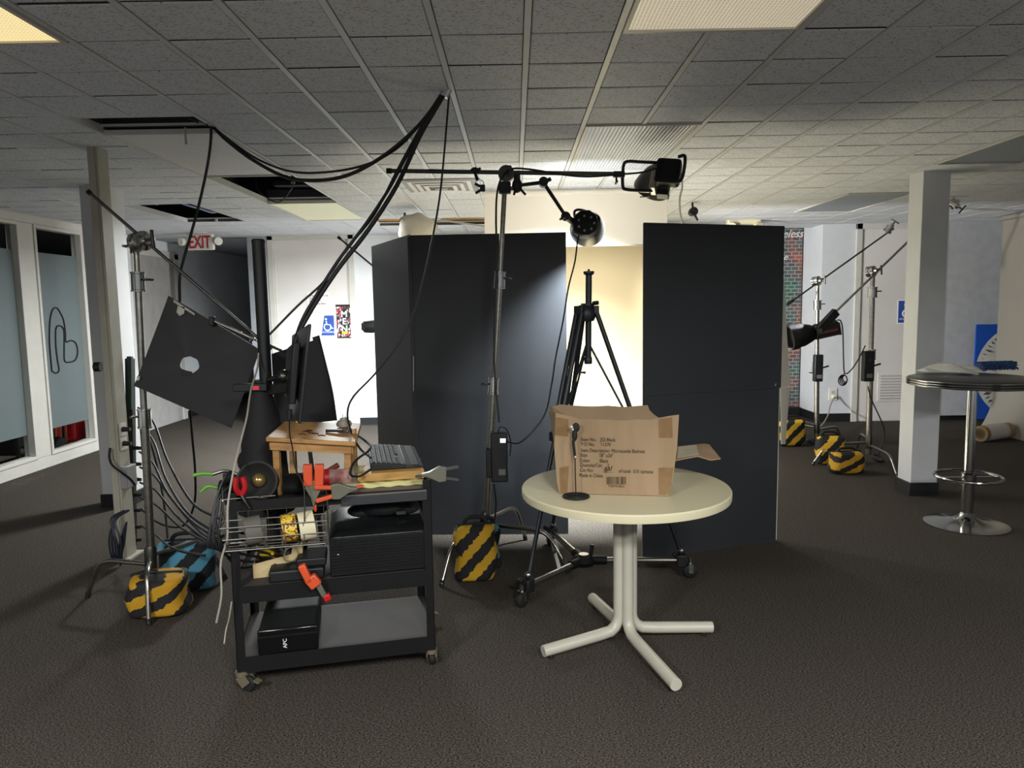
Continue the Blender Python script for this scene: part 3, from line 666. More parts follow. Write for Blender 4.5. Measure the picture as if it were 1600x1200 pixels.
# ---------- black flats
def panel(root, p, q, z0, z1, name='panel', m=BOARD, t=.006, n=None):
    d = (Vector(q)-Vector(p)); n = n or Vector((-d.y, d.x, 0)).normalized()
    a, b = Vector(p), Vector(q)
    return part(root, name, M().prism([(a.x, a.y, z0), (b.x, b.y, z0), (b.x, b.y, z1), (a.x, a.y, z1)], n, t), m)
CORE = mat('white_foamcore', 'd9d2c0', .6, var=.05)
v1 = thing('v_flat', 'tall folded black flat standing left of the gap', 'studio flat', (-.17, 4.85, 0), 0, 'black studio flats')
pa, pb_, pc = Vector((-.69, 4.865, 0)), Vector((.345, 4.835, 0)), Vector((-1.11, 5.72, 0))
panel(v1, pa, pb_, .004, 2.04); panel(v1, pc, pa, .004, 2.045)
panel(v1, pa+Vector((0, .008, 0)), pb_+Vector((0, .008, 0)), .004, 2.04, 'white_backing', CORE, .004)
panel(v1, pc+Vector((.008, .004, 0)), pa+Vector((.008, .004, 0)), .004, 2.04, 'white_backing', CORE, .004)
part(v1, 'hinge_tape', M().bx(pa.x-.012, pa.x+.012, pa.y-.006, pa.y-.002, .01, 2.03), BOARD)
part(v1, 'light_leak_strip', M().bar(at(646, 556, pa.y-.01), at(646, 611, pa.y-.01), .006, .003), WHITEP)  # pale strip painted in for light leaking through the fold
v2 = thing('v_flat', 'tall black flat standing right of the gap with a pale folded edge', 'studio flat', (1.25, 4.48, 0), 0, 'black studio flats')
qa, qb = Vector((.765, 4.31, 0)), Vector((1.705, 4.63, 0))
panel(v2, qa, qb-Vector((.012, .004, 0)), .004, 1.01, 'lower_panel'); panel(v2, qa, qb, 1.012, 2.035, 'upper_panel')
panel(v2, qa+Vector((-.003, .009, 0)), qb+Vector((-.003, .009, 0)), .004, 2.03, 'white_backing', CORE, .004)
part(v2, 'folded_edge', M().prism([at(1223.5, 432, 4.64), at(1211, 603, 4.615), at(1233, 603, 4.95)], (1, .3, 0), .006), CORE)
part(v2, 'folded_edge', M().prism([at(1219, 606, 4.65), at(1233, 606, 4.95), at(1226, 694, 4.9), at(1220, 694, 4.66)], (1, .3, 0), .006), CORE)
# ---------- backdrops
paper = mat('white_paper', 'ddd4c2', .8, var=.03, scale=1)
cream = mat('cream_seamless', 'cbbb98', .8, var=.03, scale=.8)
YS = 6.25
xs0, xs1 = at(757, 340, YS).x, at(1042, 340, YS).x; zb = at(950, 386, YS).z
t = thing('paper_backdrop', 'bright white paper sheet hung from the ceiling behind the lamps', 'backdrop', ((xs0+xs1)/2, YS, zb))
part(t, 'sheet', M().sheet(lambda u, v: (xs0+(xs1-xs0)*u, YS-.10*(1-v)**3+.006*math.sin(9*u), zb+(2.51-zb)*v), 24, 12, .003, (0, 1, 0)), paper)
part(t, 'roll_tube', M().cyl((xs0-.02, YS+.02, 2.51), (xs1+.02, YS+.02, 2.51), .03, n=18), paper)
part(t, 'curled_corner', M().sheet(lambda u, v: (at(983+22*u, 0, YS).x, YS-.12-.05*math.sin(1.5*u), zb-.055*u*u*v+.004), 8, 3, .003, (0, 0, 1)), mat('paper_back', 'b9b6ad', .8))
YC = 8.7
cx0, cx1 = at(862, 500, YC).x, at(1030, 500, YC).x
t = thing('seamless_backdrop', 'cream seamless paper sweep glowing in the gap behind the tripod', 'backdrop', ((cx0+cx1)/2, YC, 0))
def sweep(u, v):
    s = v*5.15; rr = .6
    if s < 1.75: y, z = YC, 2.35-s
    elif s < 1.75+rr*math.pi/2:
        a = (s-1.75)/rr; y, z = YC-rr*(1-math.cos(a)), .6-rr*math.sin(a)
    else: y, z = YC-rr-(s-1.75-rr*math.pi/2), .004
    return (cx0+(cx1-cx0)*u, y, max(z, .004))
part(t, 'paper', M().sheet(sweep, 6, 60, .002, (0, .7, .7)), cream)
part(t, 'core_tube', M().cyl((cx0-.1, YC, 2.37), (cx1+.1, YC, 2.37), .035, n=16), mat('cardboard_tube', '8f7655', .8))
for x in (cx0-.08, cx1+.08): part(t, 'support_pole', M().cyl((x, YC+.02, 0), (x, YC+.02, 2.37), .014), DSTEEL)
# ---------- tripod on its dolly
tc = Vector((.405, 4.06, 0)); hubz = .115
cw_ = [fl(818, 948), fl(1075, 903), Vector((.21, 4.58, 0))]
dl = thing('tripod_dolly', 'three-arm steel tripod dolly with casters under the table edge', 'dolly', tc)
hub = at(912, 885, 4.0); hub.z = hubz
part(dl, 'hub', M().lathe([(.03, -.03), (.06, -.025), (.07, 0), (.055, .02), (.03, .03)], hub, (0, 0, 1), 20), BLACKM)
part(dl, 'hub_cap', M().cyl(hub+Vector((0, 0, .028)), hub+Vector((0, 0, .036)), .028, n=20), STEEL)
part(dl, 'lock_lever', M().cyl(hub+Vector((.04, 0, .02)), hub+Vector((.05, 0, .09)), .009, .012), BLACK)
for i, f in enumerate(cw_):
    e = Vector((f.x, f.y, hubz-.01)); d = (e-hub); e2 = hub+d*.93
    part(dl, 'arm', M().cyl(hub+d*.1, e2, .017, n=14), STEEL)
    part(dl, 'arm_socket', M().cyl(hub+d*.08, hub+d*.22, .026, n=12), BLACKM)
    b = part(dl, 'foot_bracket', M().box(e2+Vector((0, 0, .0)), (.055, .055, .07), Matrix.Rotation(math.atan2(d.y, d.x), 3, 'Z')).cyl(e2+Vector((-.03, -.02, .03)), e2+Vector((-.055, -.03, .05)), .012), BLACK, bv=.006)
    wc = Vector((f.x+d.x*.02, f.y+d.y*.02, .04)); side = Vector((d.y, -d.x, 0)).normalized()
    cst = part(dl, 'caster_fork', M().cyl((wc.x, wc.y, .075), (wc.x, wc.y, .12), .012).bar(wc+side*.022+Vector((0, 0, -.005)), wc+side*.018+Vector((0, 0, .045)), .025, .004).bar(wc-side*.022+Vector((0, 0, -.005)), wc-side*.018+Vector((0, 0, .045)), .025, .004).bar(wc+side*.024+Vector((0, 0, .046)), wc-side*.024+Vector((0, 0, .046)), .03, .005), STEEL)
    part(cst, 'wheel', M().lathe([(.012, -.016), (.03, -.014), (.039, -.008), (.039, .008), (.03, .014), (.012, .016)], wc, side, 22), RUB)
    part(dl, 'adjust_screw', M().cyl(e2+Vector((0, -.01, -.035)), e2+Vector((0, -.01, -.075)), .007), BLACK)
part(dl, 'brace', M().bar(hub+(cw_[0]-Vector((hub.x, hub.y, 0)))*.42+Vector((0, 0, 0)), Vector((.2, 4.45, .13)), .02, .008), STEEL)
tr = thing('camera_tripod', 'dark camera tripod with raised centre column standing in the gap', 'tripod', tc)
top = at(920, 424, tc.y); sp = at(915, 482, tc.y); lowc = at(919, 567, tc.y)
TRM = mat('tripod_paint', '20242a', .4, var=.2)
part(tr, 'centre_column', M().cyl(lowc, top, .0175, n=18), TRM)
part(tr, 'top_plate', M().lathe([(.022, -.02), (.03, -.012), (.03, 0), (.006, .002), (.006, .012)], top, (0, 0, 1), 20), TRM)
part(tr, 'column_end', M().lathe([(.02, -.006), (.0225, 0), (.0225, .03), (.02, .034)], lowc, (0, 0, 1), 18), TRM)
part(tr, 'collar', M().cyl(at(918, 474, tc.y), at(918, 490, tc.y), .036, n=18), TRM)
part(tr, 'spider', M().lathe([(.045, -.06), (.055, -.04), (.055, 0), (.035, .03)], sp+Vector((0, 0, -.01)), (0, 0, 1), 18), TRM)
part(tr, 'crank', M().cyl(at(927, 474, tc.y-.03), at(934, 473, tc.y-.05), .012).cyl(at(901, 501, tc.y-.04), at(894, 511, tc.y-.06), .006).cyl(at(901, 498, tc.y-.03), at(906, 492, tc.y), .012), TRM)
for i, f in enumerate(cw_):
    d = Vector((f.x-tc.x, f.y-tc.y, 0)).normalized()
    a = Vector((sp.x, sp.y, 0))+d*.06+Vector((0, 0, sp.z-.02)); e = Vector((f.x, f.y, .14))-Vector((d.x*.04, d.y*.04, 0))
    mid = a.lerp(e, .48); s = Vector((-d.y, d.x, 0))*.018
    lg = part(tr, 'leg', M().cyl(a+s, mid+s*.9, .0135, n=12).cyl(a-s, mid-s*.9, .0135, n=12), TRM)
    part(tr, 'lower_leg', M().cyl(mid-(e-a)*.04, e, .014, .011, 12), TRM)
    part(tr, 'leg_joint', M().bar(mid+s*1.7, mid-s*1.7, .04, .05), TRM, bv=.006)
    part(tr, 'leg_top', M().bar(a+s*1.6+Vector((0, 0, .01)), a-s*1.6+Vector((0, 0, .01)), .03, .05), TRM, bv=.006)
    part(tr, 'brace', M().cyl(at(918, 533, tc.y), a.lerp(e, .55), .0065, n=8), TRM)
    part(tr, 'foot_knob', M().sph(e+Vector((0, 0, .02)), .02, 10), STEEL)
tee_knob(tr, at(905, 582, tc.y-.03), (1, -.1, 0), .03, TRM)
# ================================================================== TABLE AND BOX
ZT = .735; TC = Vector((.49, 3.235, 0))
lam = mat('cream_laminate', 'd8cfae', .38, var=.03, scale=3)
legm = mat('cream_enamel', 'b7b2a3', .35, var=.06)
t = thing('round_table', 'round cream laminate table on a four-foot tube pedestal', 'table', TC)
part(t, 'tabletop', M().lathe([(.455, -.04), (.468, -.037), (.47, -.03), (.47, -.006), (.466, 0), (.001, 0)], (TC.x, TC.y, ZT), (0, 0, 1), 72).lathe([(.455, -.04), (.001, -.04)], (TC.x, TC.y, ZT), (0, 0, 1), 72), lam, ang=30)
part(t, 'mount_plate', M().bx(TC.x-.13, TC.x+.13, TC.y-.13, TC.y+.13, ZT-.052, ZT-.04), DSTEEL)
for f in (fl(850, 1024, .02), fl(1056, 1077, .02), fl(1111, 986, .02), fl(926, 940, .02)):
    d = Vector((f.x-TC.x, f.y-TC.y, 0)); L_ = d.length; d.normalize(); o = TC+d*.031; k = .05
    pts = [o+Vector((0, 0, ZT-.045)), o+Vector((0, 0, .4)), o+Vector((0, 0, .13))]
    pts += [o+d*(.075*(1-math.cos(a)))+Vector((0, 0, .13-.075*math.sin(a))) for a in (.4, .8, 1.2)]+[o+d*.1+Vector((0, 0, k+.005)), TC+d*L_+Vector((0, 0, k-.01))]
    lg = part(t, 'leg', M().tube(pts, .0265, 14, 3, False), legm, ang=50)
    part(lg, 'end_cap', M().cyl(TC+d*(L_-.002)+Vector((0, 0, k-.01)), TC+d*(L_+.004)+Vector((0, 0, k-.0105)), .0255, n=16), legm)
    part(lg, 'glide', M().cyl(TC+d*(L_-.035)+Vector((0, 0, 0)), TC+d*(L_-.035)+Vector((0, 0, .03)), .013, n=12), RUB)
# cardboard box
card = mat('cardboard', 'a2896c', .85, col2='937a5d', scale=3, bump=.06, bscale=90, stretch=(3, 3, .6))
cardin = mat('cardboard_inside', '9c8467', .9, var=.1)
cardtape = mat('packing_tape', '8e6f4c', .25, var=.15, scale=30)
bl, br = fl(874, 771, ZT+.002), fl(1046, 775, ZT+.002)
e1 = (br-bl); W_ = e1.length; e1.normalize(); nb = Vector((-e1.y, e1.x, 0)); D_ = .31
bx_ = thing('cardboard_box', 'open cardboard box with printed shipping text on the round table', 'box', (bl+br)/2)
def face(px, py, off=0.):
    u = (px-874)/172; Y0 = bl.y+(br.y-bl.y)*u; p = at(px, py, Y0)
    return at(px, py, Y0-(p.z-ZT)*.04-off)
rnd = random.Random(3)
ftop = [face(x, y) for x, y in ((868, 645), (880, 648), (895, 651), (905, 655), (918, 654), (935, 655), (955, 656), (975, 657), (995, 655), (1015, 656), (1030, 653), (1045, 650), (1061, 648))]
fr_ = [bl, br, face(1052, 745), face(1058, 700)]+ftop[::-1]+[face(866, 700), face(870, 750)]
part(bx_, 'front_wall', M().prism(fr_, nb, .004), card)
bbl, bbr = bl+nb*D_+Vector((-.01, 0, 0)), br+nb*D_
bt = [at(x, y, bbl.y+.02) for x, y in ((862, 636), (875, 632), (900, 634), (925, 635), (950, 634), (975, 636), (1000, 634), (1012, 633), (1015, 641), (1022, 648), (1030, 653))]
part(bx_, 'back_wall', M().prism([bbl, bbr, at(1032, 690, bbr.y)]+bt[::-1], nb, .004), cardin)
part(bx_, 'side_wall', M().prism([bl, bbl, bt[0], at(858, 637, bl.y+.2), at(857.5, 644, bl.y+.08), ftop[0]], e1, .004), card)
part(bx_, 'side_wall', M().prism([br, bbr, bbr+Vector((.02, 0, .22)), br+nb*.15+Vector((.04, 0, .30)), ftop[-1]], -e1, .004), card)
part(bx_, 'bottom', M().prism([bl, br, bbr, bbl], (0, 0, 1), .004), cardin)
fp = [br+nb*.12+Vector((.03, 0, .12)), at(1099, 693, 3.32), at(1108, 694, 3.31), at(1124, 716, 3.2), at(1112, 718, 3.2), at(1090, 715, 3.2), br+nb*.02+Vector((.03, 0, .125))]
fl_ = part(bx_, 'hanging_flap', M().prism([at(1052, 698, 3.33), at(1099, 693, 3.36), at(1108, 694, 3.36), at(1126, 716, 3.2), at(1110, 718, 3.19), at(1090, 712, 3.18), at(1054, 719, 3.16)], (0, 0, -1), .005), card)
part(fl_, 'flap_label', M().prism([at(1060, 699, 3.325), at(1088, 696, 3.34), at(1092, 710, 3.19), at(1058, 716, 3.17)], (0, 0, 1), .002), mat('paper_label', 'bfb59c', .8))
for q in (((1029, 655), (1050, 652), (1051, 684), (1030, 684)), ((1029, 731), (1052, 731), (1047, 772), (1030, 773)), ((874, 731), (889, 728), (886, 771), (875, 770)), ((868, 652), (888, 655), (888, 682), (867, 680))):
    part(bx_, 'tape', M().prism([face(*p, .002) for p in q], nb, .0015), cardtape)
prn = mat('box_print', '4b3a2c', .9)
up = (face(950, 660)-face(950, 760)).normalized(); rt = (face(1040, 722)-face(880, 718.5)).normalized()
for x, y, s in ((908, 689, 'Item No.:   JS2-Black'), (908, 696.5, 'P.O No.     11370'), (908, 706, 'Item Description: Microsuede Bedrest'), (907, 713.5, 'Size:          18" x26"'), (906, 722, 'Color:        Black'), (906, 729, 'Quantity/Ctn:    2'), (906, 737, 'Ctn No:          #          of total  515 cartons'), (905, 745, 'Made in China')):
    text(bx_, 'print', s, prn, face(x, y, .003), rt, up, .0225, .0004, .78)
text(bx_, 'handwriting', 'aal', INK, face(943, 735, .003), rt, up, .032, .0004, 1, shear=.3)
part(bx_, 'underline', M().bar(face(942, 737.5, .003), face(958, 738, .003), .0015, .0008), INK)
bc_ = M(); rnd = random.Random(5); x = 948
while x < 979:
    w_ = rnd.choice((.5, .8, 1.3)); a, b = face(x, 745, .003), face(x+w_, 757, .003)
    bc_.prism([face(x, 745, .003), face(x+w_, 745, .003), face(x+w_, 757, .003), face(x, 757, .003)], nb, .0004); x += w_+rnd.choice((.6, 1, 1.5))
part(bx_, 'barcode', bc_, prn); text(bx_, 'barcode_digits', '9 30174 05215', prn, face(951, 761, .003), rt, up, .014, .0004, .8)
# spiral-base wire ornament
q = fl(900, 777, ZT+.001)
sm = thing('wire_ornament', 'black spiral-based wire stand with a thin rod in front of the box', 'ornament', q)
part(sm, 'spiral_base', M().ring(q+Vector((0, 0, .005)), (0, 0, 1), .055, .0042, 32).ring(q+Vector((0, 0, .005)), (0, 0, 1), .042, .004, 28).ring(q+Vector((0, 0, .005)), (0, 0, 1), .029, .004, 24).ring(q+Vector((0, 0, .005)), (0, 0, 1), .015, .004, 18).bar(q+Vector((-.055, 0, .004)), q+Vector((.055, 0, .004)), .006, .004).bar(q+Vector((0, -.055, .004)), q+Vector((0, .055, .004)), .006, .004), INK)
part(sm, 'rod', M().tube([q+Vector((0, 0, .005)), at(899, 745, q.y), at(898.5, 715, q.y)], .0028, 6), INK)
part(sm, 'wilted_figure', M().tube(path((898.5, 716, q.y), (897, 702, q.y), (896, 690, q.y), (899, 678, q.y), (898, 668, q.y), (895, 664, q.y)), .006, 7).sph(at(898, 680, q.y), .012, 9, (1, .6, 2.2)).sph(at(900, 668, q.y), .013, 9, (1.2, .6, 1.6)), INK)
part(sm, 'flower', M().sph(at(893, 667, q.y-.008), .007, 8).sph(at(895, 671, q.y-.008), .005, 8).sph(at(899, 714, q.y-.006), .005, 8), WHITEP)

# ================================================================== CART
O2 = Vector((-1.157, 2.815, 0)); CA = math.atan2(.178, .79); CM = Matrix.Translation(O2) @ Matrix.Rotation(CA, 4, 'Z')
CWID, CDEP = .812, .455
def cw(s, d, z): return CM @ Vector((s, d, z))
def cthing(name, label, cat, s, d, z, rz=0, group=None):
    return thing(name, label, cat, cw(s, d, z), CA+rz, group)
ct = thing('utility_cart', 'black steel three-shelf rolling cart loaded with gear', 'cart', O2, CA)
for s in (0, CWID):
    for d in (0, CDEP):
        sx = 1 if s == 0 else -1; sy = 1 if d == 0 else -1
        part(ct, 'leg', M().bx(min(s, s+.035*sx), max(s, s+.035*sx), min(d, d+.004*sy), max(d, d+.004*sy), .075, .835).bx(min(s, s+.004*sx), max(s, s+.004*sx), min(d, d+.035*sy), max(d, d+.035*sy), .075, .835), BLACKM, local=True)
        c = Vector((s+.016*sx, d+.016*sy, 0)); a = {(0, 0): -.5, (CWID, 0): 1.35}.get((s, d), .4); dv = Vector((math.cos(a), math.sin(a), 0)); wc = c+dv*.03+Vector((0, 0, .033)); sd = Vector((-dv.y, dv.x, 0))
        cf = part(ct, 'caster_fork', M().cyl((c.x, c.y, .068), (c.x, c.y, .085), .026, n=18).bar(wc+sd*.019, c+sd*.019+Vector((0, 0, .07)), .004, .045).bar(wc-sd*.019, c-sd*.019+Vector((0, 0, .07)), .004, .045), mat('zinc', 'b9ab92', .35, .8), local=True)
        part(cf, 'wheel', M().lathe([(.01, -.014), (.028, -.013), (.033, -.006), (.033, .006), (.028, .013), (.01, .014)], wc, sd, 20), RUB, local=True)
        part(cf, 'brake_tab', M().bar(wc+dv*.03+Vector((0, 0, .02)), wc+dv*.055+Vector((0, 0, .012)), .03, .004), mat('zinc', 'b9ab92'), local=True)
shelfm = mat('shelf_steel', '3a3531', .75, 0, var=.25, scale=3)
for z, up_ in ((.148, 0), (.443, 0), (.80, 1)):
    f = z-.068 if not up_ else z-.04
    m = M().bx(.003, CWID-.003, .003, CDEP-.003, (z-.006) if not up_ else z-.045, z if not up_ else z-.04)
    part(ct, 'shelf', m, shelfm, local=True)
    part(ct, 'shelf_lip', M().bx(.004, CWID-.004, -.002, .003, f, z).bx(.004, CWID-.004, CDEP-.003, CDEP+.002, f, z).bx(-.001, .004, .004, CDEP-.004, f, z).bx(CWID-.004, CWID+.001, .004, CDEP-.004, f, z), BLACKM, local=True)
# --- UPS on the bottom shelf
t = cthing('power_backup', 'black flat power backup unit lying on the bottom cart shelf', 'power supply', .205, .17, .148)
part(t, 'case', M().bx(-.118, .118, -.165, .2, .002, .105), mat('ups_shell', '121314', .65, var=.2, spec=.3), local=True, bv=.012)
part(t, 'front_bezel', M().bx(-.12, .12, -.175, -.16, 0, .107), mat('ups_bezel', '0c0c0d', .2), local=True, bv=.008)
part(t, 'trim_line', M().bx(-.117, .117, -.178, -.174, .075, .079), DSTEEL, local=True)
text(t, 'logo', 'APC', WINK, cw(.205-.005, .17-.177, .148+.022), CM.to_3x3() @ Vector((0, 0, 1)), CM.to_3x3() @ Vector((-1, 0, 0)), .022, .0005)
# --- PC / amplifier on the middle shelf
t = cthing('receiver', 'large black slatted computer case on the middle cart shelf at the right', 'computer', .59, .24, .443)
part(t, 'case', M().bx(-.205, .205, -.23, .2, .004, .175), mat('pc_shell', '111214', .4, var=.3, bump=.08, bscale=80), local=True, bv=.006)
for k in range(11): part(t, 'slat', M().bx(-.2, .2, -.236, -.229, .02+.013*k, .028+.013*k), BLACKM, local=True)
part(t, 'top_chamfer', M().prism([(-.205, -.23, .175), (.205, -.23, .175), (.19, -.2, .195), (-.17, -.2, .195)], (0, 1, 0), .35), mat('pc_shell', '111214'), local=True)
part(t, 'power_button', M().sph((-.17, -.236, .1), .006, 8), STEEL, local=True)
t = cthing('camera_bag', 'crumpled black bag stuffed under the top board on the computer case', 'bag', .62, .22, .64)
part(t, 'body', M().sph((0, 0, .045), .09, 14, (1.5, 1.1, .5)).sph((.1, -.04, .035), .05, 10, (1.2, .9, .6)).sph((-.1, -.02, .03), .05, 10, (1.2, 1, .55)), BAGBLK, local=True, ang=80)
part(t, 'buckle', M().bx(.05, .09, -.10, -.085, .02, .035), DSTEEL, local=True)
# --- left half of the middle shelf
t = cthing('cardboard_tray', 'small cream cardboard tray with scribbled marks on the middle shelf', 'tray', .17, .13, .443)
trm = mat('tray_card', 'c9b183', .8)
part(t, 'front', M().prism([(-.10, -.04, .0), (.10, -.02, .0), (.10, -.02, .135), (.06, -.022, .125), (.055, -.022, .085), (-.10, -.04, .06)], (0, 1, 0), .004), trm, local=True)
part(t, 'side', M().bx(.096, .10, -.02, .14, 0, .13).bx(-.10, -.096, -.04, .14, 0, .06), trm, local=True); part(t, 'back', M().bx(-.1, .1, .136, .14, 0, .06), trm, local=True); part(t, 'base', M().bx(-.1, .1, -.03, .14, 0, .004), trm, local=True)
part(t, 'scribble', M().tube([(-.03, -.038, .04), (-.01, -.036, .055), (0, -.035, .03), (.02, -.033, .04), (.03, -.032, .03)], .0012, 4), INK, local=True)
solo('yellow_packet', M().box((0, 0, 0), (.06, .05, .012), Matrix.Rotation(R(25), 3, 'X')).xf(Matrix.Translation(cw(.12, .17, .53)) @ Matrix.Rotation(CA, 4, 'Z')), mat('yellow_plastic', 'd6b51f', .4), 'yellow packet in the cardboard tray on the cart', 'packet', bv=.003)
solo('steel_cup', M().lathe([(.025, 0), (.032, .002), (.032, .075), (.029, .075), (.028, .01)], cw(.20, .16, .52), (.5, -.75, .15), 20), STEEL, 'small steel cup lying in the cardboard tray', 'cup')
t = cthing('power_adapter', 'flat black adapter box in front on the middle cart shelf', 'adapter', .27, .06, .443)
part(t, 'case', M().bx(-.13, .09, -.05, .1, 0, .05), BLACK, local=True, bv=.008); part(t, 'label', M().bx(-.05, .06, -.02, .06, .05, .0506), mat('dark_label', '24262a', .5), local=True)
part(t, 'step', M().bx(-.02, .1, -.03, .12, .05, .085), BLACK, local=True, bv=.006)
solo('round_canister', M().lathe([(.055, 0), (.06, .005), (.06, .03), (.052, .036), (.02, .037)], cw(.235, .2, .60), (0, -.35, 1), 28), CHROME, 'shiny round tin lid on the middle shelf under the wire basket', 'tin')
solo('tin_stack', M().lathe([(.05, 0), (.05, .157)], cw(.235, .21, .443), (0, 0, 1), 20), BLACK, 'black canister under the shiny tin lid on the cart', 'canister')
for (s, d, z, a, lab) in ((.33, -.02, .40, .55, 'orange spring clamp hooked over the middle shelf lip'),):
    t = cthing('spring_clamp', lab, 'clamp', s, d, z, 0, 'orange tipped spring clamps')
    rr = Matrix.Rotation(R(26), 4, 'Y')
    part(t, 'handle', M().box((-.04, -.02, .09), (.03, .03, .085), Matrix.Rotation(R(-22), 3, 'Y')), ORANGE, local=True, bv=.006)
    part(t, 'handle', M().box((-.012, -.02, .055), (.05, .03, .05), Matrix.Rotation(R(-35), 3, 'Y')), ORANGE, local=True, bv=.006)
    part(t, 'jaw', M().box((.015, -.015, .02), (.022, .02, .07), Matrix.Rotation(R(-25), 3, 'Y')), mat('clamp_steel', '7d7d6e', .4, .6), local=True, bv=.003)
    part(t, 'tip', M().box((.04, -.012, -.02), (.03, .028, .028), Matrix.Rotation(R(-25), 3, 'Y')), REDP, local=True, bv=.005)
# --- wire basket hooked on the front
t = cthing('wire_basket', 'chrome wire basket hanging at the front left of the cart', 'basket', .19, 0, .63)
B0, B1, BD = -.205, .195, -.105
wm = M()
for z, x0, x1 in ((.0, B0+.015, B1-.01), (.045, B0+.008, B1-.005), (.092, B0, B1)):
    wm.tube([(x0, 0, z), (x0, BD, z), (x1, BD, z), (x1, 0, z), (x0, 0, z)], .0026, 6, 3, False)
part(t, 'rim_wires', wm, STEEL, local=True)
wm = M()
for k in range(6):
    x = B0+.02+(B1-B0-.035)*k/5; wm.tube([(x, 0, .14), (x, 0, 0), (x, BD, 0), (x-.003, BD, .092)], .002, 5, 3, False)
for k in range(3): wm.tube([(B0+.012, BD*k/3-.01, 0), (B1-.008, BD*k/3-.01, 0)], .002, 5, 3, False)
part(t, 'cross_wires', wm, STEEL, local=True)
part(t, 'hook', M().tube([(B0, -.002, .092), (B0, -.004, .17), (B0+.01, -.004, .18), (B0+.2, -.004, .183)], .003, 6), STEEL, local=True); part(t, 'hook', M().tube([(B1, -.002, 0), (B1, -.004, .17), (B1-.01, .01, .18)], .003, 6), STEEL, local=True)
def tape_roll(label, s, d, z, m, r=.045, w_=.048, ax=(1, .15, .1)):
    t = thing('tape_roll', label, 'tape', cw(s, d, z), CA, 'tape rolls in the wire basket'); a = Vector(ax).normalized()
    part(t, 'tape', M().lathe([(r*.62, -w_/2), (r, -w_/2), (r, w_/2), (r*.62, w_/2), (r*.62, -w_/2)], (0, 0, r), a, 26), m, local=True)
    part(t, 'core', M().lathe([(r*.55, -w_/2), (r*.62, -w_/2), (r*.62, w_/2), (r*.55, w_/2), (r*.55, -w_/2)], (0, 0, r), a, 26), mat('cardboard_tube', '8f7655'), local=True)
tape_roll('dark grey tape roll at the left in the wire basket', .10, -.05, .636, mat('grey_cloth_tape', '5c5a52', .7), .055, .06)
ytape = mat('yellow_print_tape', 'd8b83a', .5, col2='6b2f1d', scale=90, sharp=(.44, .5))
tape_roll('yellow tape roll with speckled print in the wire basket', .235, -.05, .636, ytape, .054, .055)
tape_roll('cream tape roll beside the speckled one in the wire basket', .303, -.05, .636, mat('masking_tape', 'd9cfae', .7), .057, .06)
# --- top: board stack, keyboard, stool, speaker
t = cthing('board_stack', 'black panel with foam and plywood board stacked on the cart top at the right', 'boards', .62, .2, .8)
part(t, 'black_panel', M().bx(-.18, .175, -.21, .27, -.05, -.012), BOARD, local=True, bv=.003)
part(t, 'grey_mat', M().bx(-.178, .172, -.205, .27, -.012, -.006), mat('grey_mat', '6e6660', .7, scale=4, stretch=(1, 6, 1)), local=True)
part(t, 'foam_sheet', M().sheet(lambda u, v: (-.11+.28*u, -.11+.38*v, -.004+.002*math.sin(23*u+9*v)), 18, 8, .02, (0, 0, 1)), mat('yellow_foam', 'd8cf8e', .9), local=True)
part(t, 'plywood', M().prism([(-.11, -.1, .02), (.175, -.1, .02), (.175, .27, .02), (-.03, .27, .02)], (0, 0, 1), .035), mat('plywood_board', 'c39a55', .6, col2='a87c3e', scale=5, stretch=(1, 8, 8)), local=True, bv=.002)
part(t, 'plank', M().bx(-.17, -.11, -.16, .3, -.006, .03), mat('grey_plank', 'a19377', .7, scale=4, stretch=(6, 1, 6)), local=True)
kb = cthing('keyboard', 'black full-size keyboard resting on the plywood board', 'keyboard', .672, .36, .856)
part(kb, 'base', M().prism([(-.105, -.21, 0), (.11, -.21, 0), (.11, -.21, .014), (.04, -.21, .02), (-.105, -.21, .034)], (0, 1, 0), .47), BLACK, local=True, bv=.004)
part(kb, 'palm_rest', M().prism([(.045, -.215, 0), (.125, -.205, 0), (.125, -.205, .008), (.045, -.215, .022)], (0, 1, 0), .47), mat('palm_rest', '26282b', .5), local=True, bv=.003)
kd = data('key', M().prism([(-.0085, -.0088, 0), (.0085, -.0088, 0), (.0085, .0088, 0), (-.0085, .0088, 0)], (0, 0, 1), .001).add([(-.0085, -.0088, .001), (.0085, -.0088, .001), (.0085, .0088, .001), (-.0085, .0088, .001), (-.006, -.0065, .007), (.006, -.0065, .007), (.006, .0065, .007), (-.006, .0065, .007)], [(4, 5, 6, 7), (0, 1, 5, 4), (1, 2, 6, 5), (2, 3, 7, 6), (3, 0, 4, 7)]), mat('key_plastic', '1d1e20', .55))
for i in range(6):
    for j in range(21):
        if (i == 5 and 5 < j < 10): continue
        x = -.09+.0215*i; o = bpy.data.objects.new('key', kd); COL.objects.link(o); o.parent = kb
        o.location = (x, -.195+.0208*j, .034-(x+.105)*.0966+.0006); o.rotation_euler = (0, R(5.5), 0)
